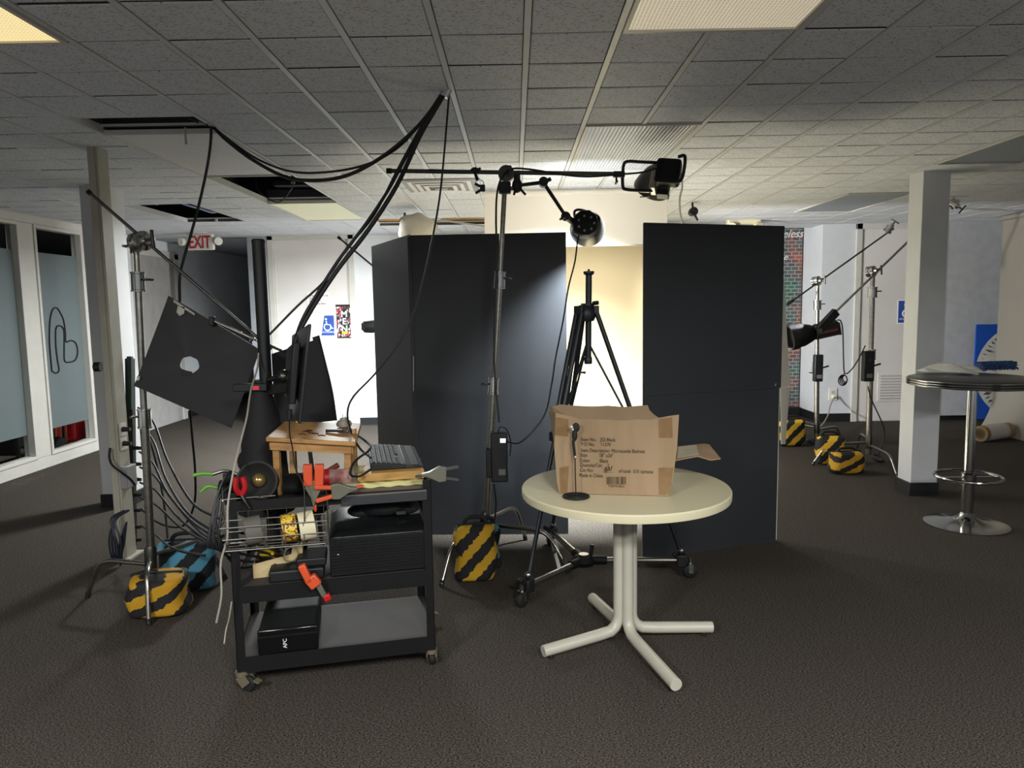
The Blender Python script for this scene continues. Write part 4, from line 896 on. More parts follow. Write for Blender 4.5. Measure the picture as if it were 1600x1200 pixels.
# stool
zt = 1.025; S4 = [at(415, 683, 3.0), at(556, 691, 3.04), at(565, 661, 3.42), at(445, 658, 3.38)]
sc_ = Vector((-.85, 3.2, .765)); t = thing('wooden_stool', 'small pine stool standing on the cart top under the monitor', 'stool', sc_)
sn = (S4[1]-S4[0]).cross(S4[3]-S4[0]).normalized()
def on_seat(u, v, h=0.): return S4[0].lerp(S4[1], u).lerp(S4[3].lerp(S4[2], u), v)+sn*h
part(t, 'seat_board', M().prism([q-sn*.02 for q in S4], sn, .02), PINE, bv=.005)
for u, v in ((.09, .12), (.9, .12), (.12, .86), (.9, .86)):
    q = on_seat(u, v, -.02); part(t, 'leg', M().bx(q.x-.014, q.x+.014, q.y-.014, q.y+.014, .765, q.z), PINE, bv=.003)
for p, q in (((.05, .07), (.95, .07)), ((.05, .93), (.95, .93)), ((.05, .07), (.05, .93)), ((.95, .07), (.95, .93))):
    part(t, 'apron', M().bar(on_seat(*p, -.039), on_seat(*q, -.039), .015, .038), PINE)
stain = mat('dark_stain', '3a1a12', .5)
rnd = random.Random(8)
for k in range(9):
    x, y = -.07+rnd.uniform(-.05, .1), -.03+rnd.uniform(-.05, .06); u, v = .5+x*1.6, .4+y*3; part(t, 'stain_mark', M().tube([on_seat(u, v), on_seat(u+.04, v+.03, .0002), on_seat(u+.08, v)], .002, 5), stain)
q = on_seat(.80, .72, .001)
t = thing('essential_diffuser', 'squat pale ceramic oil diffuser with two pins on the stool', 'diffuser', q)
part(t, 'body', M().lathe([(.02, 0), (.033, .006), (.036, .018), (.03, .03), (.018, .036), (.017, .045), (.012, .047)], q, (0, 0, 1), 24), mat('beige_ceramic', '9d978a', .5))
for dx in (-.005, .006): part(t, 'pin', M().cyl(q+Vector((dx, 0, .045)), q+Vector((dx, 0, .062)), .0015, n=6), DSTEEL)
q = on_seat(.74, .42, .003)
t = thing('multitool', 'small black bar with a blue and silver key lying on the stool', 'multitool', q, -.1)
part(t, 'bar', M().bx(-.05, .03, -.007, .007, 0, .012), BLACK, local=True, bv=.002); part(t, 'key', M().bx(.03, .055, -.01, .008, 0, .006), mat('blue_metal', '3a4a7a', .3, .6), local=True, bv=.002); part(t, 'key_ring', M().ring((.05, 0, .008), (.3, .3, 1), .011, .0015, 16, 5), STEEL, local=True)
solo('wood_block', M().box(on_seat(.95, .42, .013), (.014, .03, .022)), PINE, 'little wooden block at the right edge of the stool seat', 'block')
solo('yellow_ear_plugs', M().sph(on_seat(.2, .86, .008), .008, 8, (1.6, 1, 1)), mat('lime', 'b8b13a', .5), 'small yellow green trinket on the stool beside the monitor', 'trinket')
# speaker driver
q = cw(.125, .06, .762); c = at(402, 752, cw(.12, .03, 0).y)
t = thing('speaker_driver', 'round black speaker with a gold dome on the cart top', 'speaker', (c.x, c.y+.05, .762))
part(t, 'frame', M().lathe([(.05, -.06), (.07, -.05), (.082, 0), (.082, .01), (.074, .012), (.06, .0), (.03, -.025), (.02, -.026)], c+Vector((0, .0, 0)), (.15, -1, .25), 32), RUB)
part(t, 'dome', M().sph(c+Vector((.0, .018, 0)), .029, 14), mat('gold_dome', '9a8454', .25, .7))
part(t, 'magnet', M().cyl(c+Vector((0, .05, -.01)), c+Vector((0, .12, -.03)), .05, n=20), BLACK)
part(t, 'support', M().bx(c.x-.04, c.x+.04, c.y+.03, c.y+.12, .762, .82), BLACK)
solo('coiled_wire', M().ring(cw(.13, .0, .80)+Vector((0, 0, .004)), (0, .4, 1), .018, .002).ring(cw(.135, .0, .81), (.3, .2, 1), .016, .002).ring(cw(.125, .0, .805), (-.3, .4, 1), .017, .002), STEEL, 'tangle of bare wire under the speaker on the cart lip', 'wire')
# orange spring clamps on top
def clampset(label, p, ang, flip=1, col=ORANGE, open_=.16, ln=.075, hw=.022, ht=.013):
    """two-handled spring clamp in the cart's front plane"""
    t = thing('spring_clamp', label, 'clamp', p, CA, 'orange tipped spring clamps' if col is ORANGE else 'grey spring clamps')
    rt_ = Matrix.Rotation(ang, 4, 'Y'); st_ = mat('clamp_steel', '7d7d6e')
    def h(m): return m.xf(rt_)
    for s_ in (1, -1):
        part(t, 'handle', h(M().box((-ln*.5-.03, 0, s_*.022), (ln, hw, ht), Matrix.Rotation(s_*open_, 3, 'Y'))), col, local=True, bv=.004)
    part(t, 'body', h(M().prism([(-.05, -.012, -.03), (-.02, -.012, -.034), (.02, -.012, -.012), (.055, -.012, -.004), (.055, -.012, .004), (.02, -.012, .014), (-.02, -.012, .034), (-.05, -.012, .03)], (0, 1, 0), .024)), st_, local=True, bv=.003)
    part(t, 'tip', h(M().box((.065, 0, .006), (.028, .02, .01))), col, local=True, bv=.003)
    part(t, 'spring', h(M().ring((-.025, 0, 0), (0, 1, 0), .011, .003, 16, 5)), DSTEEL, local=True)
    return t
clampset('orange spring clamp lying sideways beside the plywood board', cw(.455, -.04, .825), R(-4), ln=.085, ht=.017)
clampset('dark grey spring clamp gripping the right edge of the plywood', cw(.825, -.02, .862), R(182), col=mat('grey_handle', '3a3c3c', .5))
t = clampset('upright orange spring clamp on the front rail of the cart', cw(.335, -.02, .82), R(92), ln=.085, open_=.03, hw=.035, ht=.036)
t = cthing('caulk_gun', 'red handled roller with a pale sleeve under the stool', 'roller', .44, .1, .79)
part(t, 'sleeve', M().cyl((-.045, 0, .06), (.045, 0, .06), .033, n=18), mat('pale_sleeve', 'b7a9a0', .6, col2='8c3c3c', scale=12), local=True); part(t, 'end', M().cyl((-.065, 0, .06), (-.045, 0, .06), .037, n=18), REDP, local=True); part(t, 'stand', M().bx(-.05, .05, -.02, .02, 0, .03), BLACK, local=True)
t = cthing('pliers', 'red handled pliers propped at the left corner of the cart', 'pliers', .05, -.012, .77)
part(t, 'handle', M().tube([(0, 0, .06), (-.012, -.005, .09), (-.008, -.005, .13)], .011, 8), REDP, local=True); part(t, 'handle', M().tube([(.01, 0, .06), (.022, -.005, .09), (.016, -.005, .13)], .011, 8), REDP, local=True); part(t, 'jaw', M().tube([(.005, 0, .06), (.02, -.003, .03), (.035, 0, .0)], .008, 8), DSTEEL, local=True)
t = cthing('spring_clamp', 'green tipped clamp sticking out left behind the cart corner', 'clamp', -.02, .12, .84)
part(t, 'handle', M().tube([(-.05, 0, .05), (-.09, 0, .055), (-.125, 0, .05)], .008, 8), mat('green_grip', '5f9a2f', .5), local=True); part(t, 'handle', M().tube([(-.03, 0, -.01), (-.07, 0, -.0), (-.1, 0, -.02)], .007, 8), mat('green_grip', '5f9a2f'), local=True); part(t, 'jaw', M().tube([(-.05, 0, .05), (0, 0, .06), (.05, 0, .04)], .007, 8), DSTEEL, local=True); part(t, 'support', M().bx(-.01, .03, -.01, .02, -.08, .05), BLACK, local=True)
part(t, 'jaw', M().tube([(-.03, 0, -.01), (0, 0, .02), (.03, 0, .03)], .006, 8), DSTEEL, local=True)
solo('smudged_knob', M().cyl(cw(.30, .13, .82), cw(.43, .2, .88), .012, n=12), mat('brown_grip', '6b2f22', .5), 'brown screwdriver handle lying behind the stool leg', 'tool')
# small parts: clutter cables and a crumpled cloth behind the tray
solo('black_cloth', M().sph(cw(.22, .28, .79), .1, 14, (1.5, .9, .45)).sph(cw(.1, .34, .8), .08, 12, (1.2, .8, .7)).sph(cw(.36, .22, .78), .07, 12, (1.4, .8, .4)), BAGBLK, 'heap of black cloth and bags in the cart top tray', 'cloth', ang=80)
# --- monitor on a pole
py_ = 3.34; P0, P1 = at(421, 690, py_), at(403.5, 380, py_)
t = thing('monitor_pole', 'thick matte black pole rising behind the cart', 'pole', (P0.x, py_, 0))
part(t, 'tube', M().cyl(Vector((P0.x, py_, .03)), P0, .032, n=20).cyl(P0, P1, .0285, n=22), BLACK); part(t, 'cap', M().lathe([(.03, 0), (.03, .012), (.024, .018), (.001, .018)], P1, P1-P0, 20), BLACK)
part(t, 'base', M().bx(P0.x-.12, P0.x+.12, py_-.1, py_+.1, 0, .03), BLACKM, bv=.006)
part(t, 'cloth_cover', M().lathe([(.13, -.42), (.11, -.3), (.10, -.1), (.075, .05), (.05, .14), (.034, .2)], at(410, 660, py_), (0, 0, 1), 18).sph(at(405, 720, py_), .1, 12, (1, .8, .8)), BAGBLK, ang=70)
part(t, 'bracket', M().bx(*(lambda a, b: (a.x, b.x, py_-.06, py_-.03, b.z, a.z))(at(364, 600, py_-.05), at(418, 611, py_-.05))), BLACK, bv=.004)
part(t, 'red_light', M().bx(*(lambda a, b: (a.x, b.x, py_-.064, py_-.058, b.z, a.z))(at(395, 603, py_-.06), at(405, 609, py_-.06))), mat('red_lens', 'b0323a', .3, emit=.15))
part(t, 'arm', M().cyl(at(418, 594, py_-.03), at(440, 588, py_-.08), .012).cyl(at(440, 588, py_-.08), at(456, 592, py_-.1), .02).sph(at(443, 588, py_-.09), .03, 10), DSTEEL)
part(t, 'arm', M().bar(at(420, 610, py_-.02), at(455, 604, py_-.1), .03, .05), BLACK, bv=.006)
mo = thing('monitor', 'flat monitor seen edge-on beside the black pole', 'monitor', at(470, 658, 3.2))
n0 = at(478, 507, 3.10); e_ = [at(479, 503, 3.0), at(462, 530, 3.38), at(458, 652, 3.38), at(472, 664, 3.0)]
nn = (e_[1]-e_[0]).cross(e_[3]-e_[0]).normalized(); nn = nn if nn.x > 0 else -nn
part(mo, 'panel', M().prism([at(482, 506, 3.0), at(456, 524, 3.40), at(452, 640, 3.40), at(466, 662, 3.0)], nn, .012), mat('monitor_bezel', '23262a', .4), bv=.003)
part(mo, 'screen', M().prism([q+nn*.013 for q in (at(481, 509, 3.01), at(457, 527, 3.39), at(453, 638, 3.39), at(466, 658, 3.01))], nn, .001), mat('screen_off', '0b1018', .15))
part(mo, 'rear_housing', M().prism([q-nn*.03 for q in (at(470, 535, 3.08), at(458, 545, 3.3), at(455, 620, 3.3), at(462, 632, 3.08))], nn, .03), BLACK, bv=.006)
part(mo, 'plug_lead', M().cyl(at(452, 640, 3.0), at(452.5, 655, 3.0), .012, .01).tube(path((452, 655, 3.0), (453, 680, 2.95), (457, 700, 2.9), (461, 730, 2.86), (474, 758, 2.82), (476, 790, 2.8), (475, 830, 2.78), (468, 850, 2.8)), .003), CABLE)
# ================================================================== RIGHT SIDE
bb = Vector((3.12, 4.92, 0)); zt = 1.03
t = thing('bar_table', 'tall black-topped bar table with chrome pedestal and foot ring', 'bar table', bb)
part(t, 'base', M().lathe([(.262, 0), (.262, .008), (.2, .02), (.1, .035), (.055, .06), (.04, .085), (.033, .1)], bb, (0, 0, 1), 48), CHROME)
part(t, 'pedestal', M().cyl(bb+Vector((0, 0, .09)), bb+Vector((0, 0, .34)), .04, n=28), CHROME); part(t, 'column', M().cyl(bb+Vector((0, 0, .33)), bb+Vector((0, 0, zt-.06)), .031, n=28), CHROME)
part(t, 'foot_ring', M().ring(bb+Vector((0, 0, .34)), (0, 0, 1), .205, .011, 48, 9), CHROME); part(t, 'ring_collar', M().lathe([(.04, -.025), (.046, -.02), (.046, .02), (.034, .03)], bb+Vector((0, 0, .34)), (0, 0, 1), 24).bar(bb+Vector((-.2, 0, .335)), bb+Vector((.2, 0, .335)), .02, .008), CHROME)
RT = .40
part(t, 'tabletop', M().lathe([(RT-.03, -.055), (RT-.005, -.05), (RT-.005, -.006), (RT-.02, 0), (.001, 0)], bb+Vector((0, 0, zt)), (0, 0, 1), 72), mat('black_laminate', '1a1a1b', .35))
for k in range(3): part(t, 'chrome_band', M().ring(bb+Vector((0, 0, zt-.012-.016*k)), (0, 0, 1), RT, .0062, 72, 8), CHROME)
part(t, 'under_plate', M().cyl(bb+Vector((0, 0, zt-.07)), bb+Vector((0, 0, zt-.054)), .16, n=28), DSTEEL)
du = thing('duster', 'blue chenille duster lying on the bar table', 'duster', fl(1555, 578, zt))
dm_ = M(); rnd = random.Random(11); da, db = fl(1528, 580, zt), fl(1582, 578, zt); da.z = db.z = zt+.035
dm_.cyl(da, db, .028, n=12)
for k in range(700):
    s = rnd.random(); a = rnd.uniform(-.5, math.pi+.5); p = da.lerp(db, s)+Vector((0, math.cos(a)*.032, math.sin(a)*.026)); q = p+Vector((rnd.uniform(-.012, .012), math.cos(a)*.018, math.sin(a)*.012-.006)); q.z = max(q.z, zt+.003); dm_.cyl(p, q+(q-p)*.5*rnd.random(), .006, .0045, 5)
part(du, 'chenille_strands', dm_, mat('blue_chenille', '2c4672', .9), kind='stuff'); part(du, 'end_cap', M().sph(db+Vector((.004, 0, 0)), .03, 12, (.6, 1, .9)), mat('grey_cap', '6a7076', .6))
pl = thing('plastic_bag', 'crumpled clear plastic bag lying on the bar table', 'plastic bag', fl(1480, 580, zt))
pa_, pb2 = fl(1438, 583, zt), fl(1530, 584, zt)
def bagf(u, v):
    p = pa_.lerp(pb2, u); h = .016+.05*math.sin(math.pi*u)**.4*math.sin(math.pi*v)*(1+.5*math.sin(13*u+5*v)+.3*math.sin(31*u*v+3))
    return (p.x, p.y-.10+.2*v+.02*math.sin(7*u), zt+.003+max(h, 0)*.8)
part(pl, 'film', M().sheet(bagf, 40, 14), mat('clear_film', 'd8d4cb', .25, var=.1, alpha=.7, coat=.5), ang=60); part(pl, 'white_card', M().box(fl(1508, 582, zt+.012), (.14, .09, .01), Matrix.Rotation(R(8), 3, 'Y')), WHITEP)
# stands at the back right
Y1, Y2 = 7.85, 6.95
b1_ = Vector((at(1276.5, 660, Y1).x, Y1, .08)); t1 = at(1277.5, 442, Y1)
s1 = cstand('far steel stand with an empty grip arm near the brick banner', b1_, t1, [fl(1316, 688), fl(1240, 690)+Vector((0, .2, 0)), Vector((b1_.x-.1, Y1+.45, 0))], .2, collars=(.42, .86), r=.026)
grip_head(s1, at(1277, 439, Y1-.05), (.6, -.8, .1), .05)
part(s1, 'arm', M().cyl(at(1392, 360, Y1-.08), at(1234, 473, Y1-.08), .009, n=10), DSTEEL); 
h = grip_head(s1, at(1390, 357, Y1-.08), (.5, -.3, .8), .045); part(s1, 'clip', M().bar(at(1240, 469, Y1-.09), at(1230, 476, Y1-.09), .03, .03), BLACK)
b2_ = Vector((at(1357, 700, Y2).x, Y2, .08)); t2_ = at(1364, 428, Y2)
s2 = cstand('steel stand holding the black spotlight beside the grey door', b2_, t2_, [fl(1402, 747), fl(1270, 727), Vector((b2_.x+.1, Y2+.45, 0))], .2, collars=(.56, .9), r=.027)
grip_head(s2, at(1363, 424, Y2-.05), (.6, -.8, .1), .05)
part(s2, 'arm', M().cyl(at(1445, 352, Y2-.07), at(1306, 487, Y2-.07), .0105, n=10), STEEL)
h = grip_head(s2, at(1491, 319, Y2-.07), (.7, -.3, -.6), .05); part(s2, 'arm_end', M().cyl(at(1445, 352, Y2-.07), at(1497, 312, Y2-.07), .0095, n=10), STEEL)
for (st_, px, py, Y, lab) in ((s1, 1278, 575, Y1-.07, 'slim black battery box on the far stand near the brick banner'), (s2, 1356, 572, Y2-.07, 'black battery box on the stand beside the grey door')):
    c = at(px, py, Y); w_ = .045 if px < 1300 else .05; t = thing('battery_box', lab, 'battery box', c-Vector((0, 0, .15)), 0, 'battery boxes on stands')
    part(t, 'case', M().bx(c.x-w_, c.x+w_, c.y-.035, c.y+.035, c.z-.145, c.z+.145), BLACK, bv=.008); part(t, 'label_plate', M().bx(c.x-.025, c.x+.03, c.y-.038, c.y-.034, c.z-.11, c.z-.07), mat('badge_grey', '6b6b6b'))
    part(t, 'clamp', M().bx(c.x-.03, c.x+.03, c.y+.03, c.y+.07, c.z-.06, c.z+.06), BLACK); part(t, 'dial', M().cyl(c+Vector((.0, -.034, .06)), c+Vector((0, -.046, .06)), .012), DSTEEL)
    part(t, 'lever', M().cyl(c+Vector((w_, 0, 0)), c+Vector((w_+.07, 0, .02)), .009), BLACK)
# spotlight
sp0, sp1 = at(1233, 528, Y2-.1), at(1309, 511, Y2-.1); dsp = (sp0-sp1).normalized(); L_ = (sp0-sp1).length
t = thing('spotlight', 'black spotlight with wide front barrel and dark red stripe on the right', 'spotlight', sp1)
part(t, 'rear_body', M().lathe([(.06, 0), (.075, .01), (.075, L_*.48), (.06, L_*.5)], sp1, dsp, 8), BLACK, bv=.004)
part(t, 'front_barrel', M().lathe([(.06, L_*.48), (.082, L_*.56), (.108, L_*.72), (.112, L_*.86), (.122, L_*.87), (.122, L_), (.104, L_), (.104, L_*.9)], sp1, dsp, 26), BLACKM)
part(t, 'red_stripe', M().bar(sp1+dsp*.03+Vector((0, -.073, -.012)), sp1+dsp*L_*.45+Vector((0, -.073, -.012)), .004, .022), mat('dark_red', '5a1a26', .4))
part(t, 'yoke', M().bar(at(1281, 516, Y2-.2), at(1308, 487, Y2-.16), .025, .075).bar(at(1281, 512, Y2-.0), at(1306, 486, Y2-.04), .025, .075), BLACK, bv=.006)
part(t, 'rear_fin', M().bar(at(1309, 504, Y2-.1), at(1312, 523, Y2-.1), .05, .02), BLACK); part(t, 'yoke_knob', M().cyl(at(1281, 517, Y2-.18), at(1281, 517, Y2-.22), .025), BLACK)
part(t, 'lens_edge', M().bx(*(lambda q: (q.x-.05, q.x+.05, q.y-.02, q.y+.03, q.z-.008, q.z+.006))(at(1237, 545, Y2-.1))), WHITEP)
part(t, 'cable', M().tube(path((1308, 500, Y2-.1), (1314, 502, Y2-.1), (1317, 520, Y2-.1), (1318, 560, Y2-.1), (1320, 583, Y2-.1), (1330, 578, Y2-.09), (1342, 560, Y2-.08), (1352, 540, Y2-.06)), .006), CABLE)
cc = at(1319, 594, Y2-.1); cm = M()
for k in range(4): cm.ring(cc+Vector((.008*k-.012, .004*k, .004*k)), (.3+.1*k, -1, .1*k), .05-.006*k, .0055, 22, 6)
solo('cable_coil', cm, CABLE, 'small hanging coil of black cable between the two right stands', 'cable coil')
solo('cable_tie', M().ring(at(1320, 584, Y2-.12), (0, 0, 1), .012, .004), REDP, 'red tie around the hanging cable coil', 'cable tie')
solo('stand_cable', M().tube(path((1356, 604, Y2-.06), (1362, 625, Y2-.08), (1378, 660, Y2-.1), (1382, 680, Y2-.1), (1376, 700, Y2-.1), (1372, 712, Y2-.1)), .006), CABLE, 'black lead drooping from the battery box beside the grey door', 'cable')
cm = M()
for k in range(4): cm.ring(fl(1372, 716, .05+.02*k)+Vector((0, 0, 0)), (.3, -.5, 1), .06-.005*k, .007, 20, 6)
solo('cable_bundle', cm, CABLE, 'black cable bundle on the stand foot beside the right column', 'cable coil')
cm = M()
for k in range(3): cm.ring(fl(1276, 690, .02+.014*k), (.1*k, 0, 1), .12-.02*k, .007, 22, 6)
solo('cable_bundle', cm, CABLE, 'flat coil of black cable on the carpet under the far stand', 'cable coil')
sandbag('black and yellow striped sandbag on the far stand foot beside the black flat', fl(1243, 699)+Vector((0, .1, 0)), (.26, .17, .29), .05, YEL2, seed=6)
sandbag('upright black and yellow sandbag leaning at the spotlight stand', fl(1304, 728)+Vector((0, .1, 0)), (.27, .17, .27), -.15, YEL2, tilt=.04, seed=7, lean=.4)
sandbag('slumped black and yellow sandbag in front of the spotlight stand', fl(1331, 743)+Vector((0, .12, 0)), (.32, .2, .20), .1, YEL3, seed=8, lean=1, strap=True)
# outlet and plugged white cord
o = at(1301, 616, YR); t = thing('wall_outlet', 'white wall outlet with a plug near the door vent', 'outlet', (o.x, YR-.012, o.z))
part(t, 'plate', M().bx(o.x-.055, o.x+.055, YR-.012, YR-.001, o.z-.08, o.z+.08), WHITEP, bv=.004); part(t, 'socket', M().bx(o.x-.022, o.x+.022, YR-.016, YR-.012, o.z+.008, o.z+.045), mat('socket_grey', 'b5b2aa', .5)); part(t, 'plug', M().cyl((o.x, YR-.012, o.z-.03), (o.x, YR-.06, o.z-.03), .02), WHITEP)
solo('extension_cord', M().tube([(o.x, YR-.06, o.z-.03)]+path((1298, 632, 9.2), (1294, 648, 8.9), (1286, 662, 8.4), (1279, 668, 8.1)), .008), CABW, 'white cord running from the wall outlet to the far stand', 'cord')
# brick-print banner with script lettering
bn = mat('brick_print', 'b0492f', .6); N, Lk, b = nodes(bn)
tcn = N.new('ShaderNodeTexCoord'); mp = N.new('ShaderNodeMapping'); mp.inputs['Rotation'].default_value = (R(90), 0, 0); Lk(tcn.outputs['Object'], mp.inputs[0])
bk = N.new('ShaderNodeTexBrick'); bk.inputs['Scale'].default_value = 5; bk.inputs['Mortar Size'].default_value = .028; bk.inputs['Mortar'].default_value = lin('8f9390'); bk.inputs['Bias'].default_value = -.1
Lk(mp.outputs[0], bk.inputs['Vector'])
nz = N.new('ShaderNodeTexNoise'); nz.inputs['Scale'].default_value = 2.6; nz.inputs['Detail'].default_value = 5; Lk(tcn.outputs['Object'], nz.inputs[0])
cr = N.new('ShaderNodeValToRGB'); el = cr.color_ramp.elements; el[0].position = .36; el[0].color = lin('37664f'); el[1].position = .64; el[1].color = lin('a9573d')
e2 = el.new(.46); e2.color = lin('4e5a5c'); e3 = el.new(.54); e3.color = lin('7c5148'); Lk(nz.outputs[0], cr.inputs[0]); Lk(cr.outputs[0], bk.inputs['Color1'])
mx = N.new('ShaderNodeMixRGB'); mx.blend_type = 'MULTIPLY'; mx.inputs[0].default_value = 1; mx.inputs[2].default_value = (.55, .55, .6, 1); Lk(cr.outputs[0], mx.inputs[1]); Lk(mx.outputs[0], bk.inputs['Color2'])
Lk(bk.outputs[0], b.inputs['Base Color'])
YBN = 10.0; x0, x1 = at(1150, 500, YBN).x, min(at(1261, 500, YBN).x, xr-.02)
t = thing('brick_banner', 'brick wall print banner with white script lettering beside the black flat', 'banner', ((x0+x1)/2, YBN, 0))
part(t, 'print', M().bx(x0, x1, YBN, YBN+.004, .12, at(1240, 355, YBN).z), bn); part(t, 'foot', M().bx(x0-.02, xr-.02, YBN-.06, YBN+.03, 0, .12), BASEB)
text(t, 'lettering', 'eless', WINK, at(1222.5, 371, YBN-.004), (1, 0, 0), (0, 0, 1), .15, .001, .95, shear=.35); text(t, 'lettering', 'e', WINK, at(1223.5, 406, YBN-.004), (1, 0, 0), (0, 0, 1), .12, .001, 1, shear=.35)
# wheelchair signs and other door papers
BLUE = mat('sign_blue', '2f4f9e', .4); PAPER = mat('paper', 'f0eeea', .8, var=.03)
def access_sign(label, px0, py0, px1, py1, Y, trap=0):
    a, b = at(px0, py0, Y), at(px1, py1, Y); w_, h_ = b.x-a.x, a.z-b.z
    t = thing('access_sign', label, 'sign', (a.x+w_/2, Y, b.z), 0, 'wheelchair access signs')
    part(t, 'backing', M().prism([(a.x-.012+trap, Y, a.z+.012), (b.x+.012, Y, a.z+.012), (b.x+.012, Y, b.z-.012), (a.x-.012, Y, b.z-.012)], (0, -1, 0), .003), PAPER)
    part(t, 'plate', M().prism([(a.x+trap, Y-.003, a.z), (b.x, Y-.003, a.z), (b.x, Y-.003, b.z), (a.x, Y-.003, b.z)], (0, -1, 0), .003), BLUE)
    c = Vector((a.x+w_*.52, Y-.009, a.z-h_*.48)); s = h_*.22
    part(t, 'symbol', M().ring(c+Vector((-.1*s, 0, -.45*s)), (0, 1, 0), .75*s, .14*s, 20, 6, -.3, 4.3).tube([c+Vector((-.35*s, 0, .95*s)), c+Vector((-.2*s, 0, .1*s)), c+Vector((.5*s, 0, .05*s)), c+Vector((.95*s, 0, -.8*s)), c+Vector((1.25*s, 0, -.7*s))], .15*s, 6, 3, False).sph(c+Vector((-.38*s, 0, 1.35*s)), .25*s, 8, (1, .3, 1)), WINK)
    text(t, 'lettering', 'ACCESSIBLE', WINK, (a.x+w_*.5, Y-.0065, b.z+h_*.13), (1, 0, 0), (0, 0, 1), h_*.13, .0005, .95, 'CENTER')
access_sign('blue wheelchair access sign on the pale door left of the MEN sign', 501, 493, 523, 524, YB-.012, .05)
access_sign('blue wheelchair access sign on the grey door partly behind the right column', 1404, 470, 1428, 504, YR-.012)
a, b = at(480, 457, YB-.012), at(517, 487, YB-.012)
t = thing('paper_notice', 'white paper notice with four printed lines on the pale door', 'notice', (a.x, YB-.012, b.z))
part(t, 'sheet', M().sheet(lambda u, v: (a.x+(b.x-a.x)*u, YB-.012-.012*(1-u)*(1-v), b.z+(a.z-b.z)*v), 6, 6, .001, (0, -1, 0)), PAPER)
for k, s in enumerate(('Employees must use', 'Employee', 'Bathroom in', 'Warehouse Area')):
    text(t, 'print', s, INK, (a.x+.03, YB-.028, a.z-.055-.035*k), (1, 0, 0), (0, 0, 1), .036, .0005, .85)
a, b = at(525, 476, YB-.012), at(551, 528, YB-.012)
gm = mat('graffiti_print', 'b8303a', .5); N, Lk, bs = nodes(gm)
vo = N.new('ShaderNodeTexVoronoi'); vo.inputs['Scale'].default_value = 55; tcn = N.new('ShaderNodeTexCoord'); mp = N.new('ShaderNodeMapping'); mp.inputs['Scale'].default_value = (1.3, 1, .7); Lk(tcn.outputs['Object'], mp.inputs[0]); Lk(mp.outputs[0], vo.inputs['Vector'])
sx = N.new('ShaderNodeSeparateXYZ'); Lk(vo.outputs['Color'], sx.inputs[0]); cr = N.new('ShaderNodeValToRGB'); cr.color_ramp.interpolation = 'CONSTANT'; el = cr.color_ramp.elements
el[0].color = lin('17181a'); el[1].position = .38; el[1].color = lin('c1283a')
for p, c in ((.58, 'e4e0d8'), (.7, '1c1d20'), (.84, '3c7f78'), (.93, 'c95a6a')): q = el.new(p); q.color = lin(c)
Lk(sx.outputs[0], cr.inputs[0]); Lk(cr.outputs[0], bs.inputs['Base Color'])
t = thing('restroom_sign', 'colourful graffiti-print sign reading MEN down its middle on the pale door', 'sign', ((a.x+b.x)/2, YB-.012, b.z))
part(t, 'plate', M().bx(a.x, b.x, YB-.018, YB-.012, b.z, a.z), gm); wb = (b.x-a.x)
part(t, 'centre_strip', M().bx(a.x+wb*.34, a.x+wb*.68, YB-.021, YB-.018, b.z+.06, a.z-.07), INK); part(t, 'yellow_block', M().bx(a.x+wb*.33, a.x+wb*.68, YB-.022, YB-.018, b.z+.055, b.z+.09), mat('yellow_print', 'd8b424', .5))
part(t, 'border', M().bx(a.x-.004, b.x+.004, YB-.02, YB-.012, a.z-.03, a.z).bx(a.x, b.x, YB-.02, YB-.012, b.z, b.z+.012), INK)
for k, s in enumerate('MEN'): text(t, 'letter', s, WINK, (a.x+wb*.51, YB-.023, a.z-.165-.098*k), (1, 0, 0), (0, 0, 1), .115, .0005, .95, 'CENTER', bold=.003)
# clock board, tube, grey seamless, hung panel
YK = 9.05; a, b = at(1526, 507, YK), at(1526, 655, YK); R_ = (a.z-b.z)/2
t = thing('clock_board', 'blue board with a big white clock face leaning behind the bar table', 'clock', (a.x+R_, YK, b.z))
part(t, 'board', M().bx(a.x, a.x+2*R_, YK, YK+.02, b.z, a.z), mat('royal_blue', '1f55b8', .5)); cc = Vector((a.x+R_*1.02, YK-.002, (a.z+b.z)/2))
part(t, 'dial', M().cyl(cc, cc+Vector((0, .004, 0)), R_*1.0, n=64), WHITEP)
for k in range(60):
    an = 2*math.pi*k/60; u = Vector((math.cos(an), 0, math.sin(an))); big = k % 5 == 0
    if math.cos(an) < .3: part(t, 'minute_mark', M().bar(cc+u*R_*(.84 if big else .88)+Vector((0, -.002, 0)), cc+u*R_*.94+Vector((0, -.002, 0)), .02 if not big else .05, .002), INK)
t = thing('cardboard_tube', 'brown cardboard roll lying on the floor under the clock board', 'tube', fl(1540, 676))
a, b = fl(1531, 678, .09), fl(1575, 672, .09); a.z = b.z = .09; part(t, 'roll', M().lathe([(.06, 0), (.088, 0), (.088, (b-a).length), (.06, (b-a).length), (.06, 0)], a, b-a, 26), mat('cardboard_tube', '8f7655')); part(t, 'wrap', M().lathe([(.0895, .06), (.091, .07), (.0895, (b-a).length*.8)], a, b-a, 26), mat('clear_film', 'd8d4cb'))
xg = 5.72
t = thing('seamless_paper', 'grey beige paper sweep hanging at the right edge of the room', 'backdrop', (xg, 7.2, 0))
part(t, 'paper', M().sheet(lambda u, v: (xg+.02*math.sin(5*u)-.16*max(0, (v-.8)/.2)**2, 8.62-3.4*u, 2.5-2.495*v), 24, 24, .003, (1, 0, 0)), mat('grey_seamless', '857f74', .85, var=.04, scale=.7)); part(t, 'roll', M().cyl((xg, 8.66, 2.50), (xg, 5.2, 2.50), .03, n=16), mat('grey_seamless', '857f74'))
YP = 9.3; a, b = at(1483, 344, YP), at(1556, 642, YP)
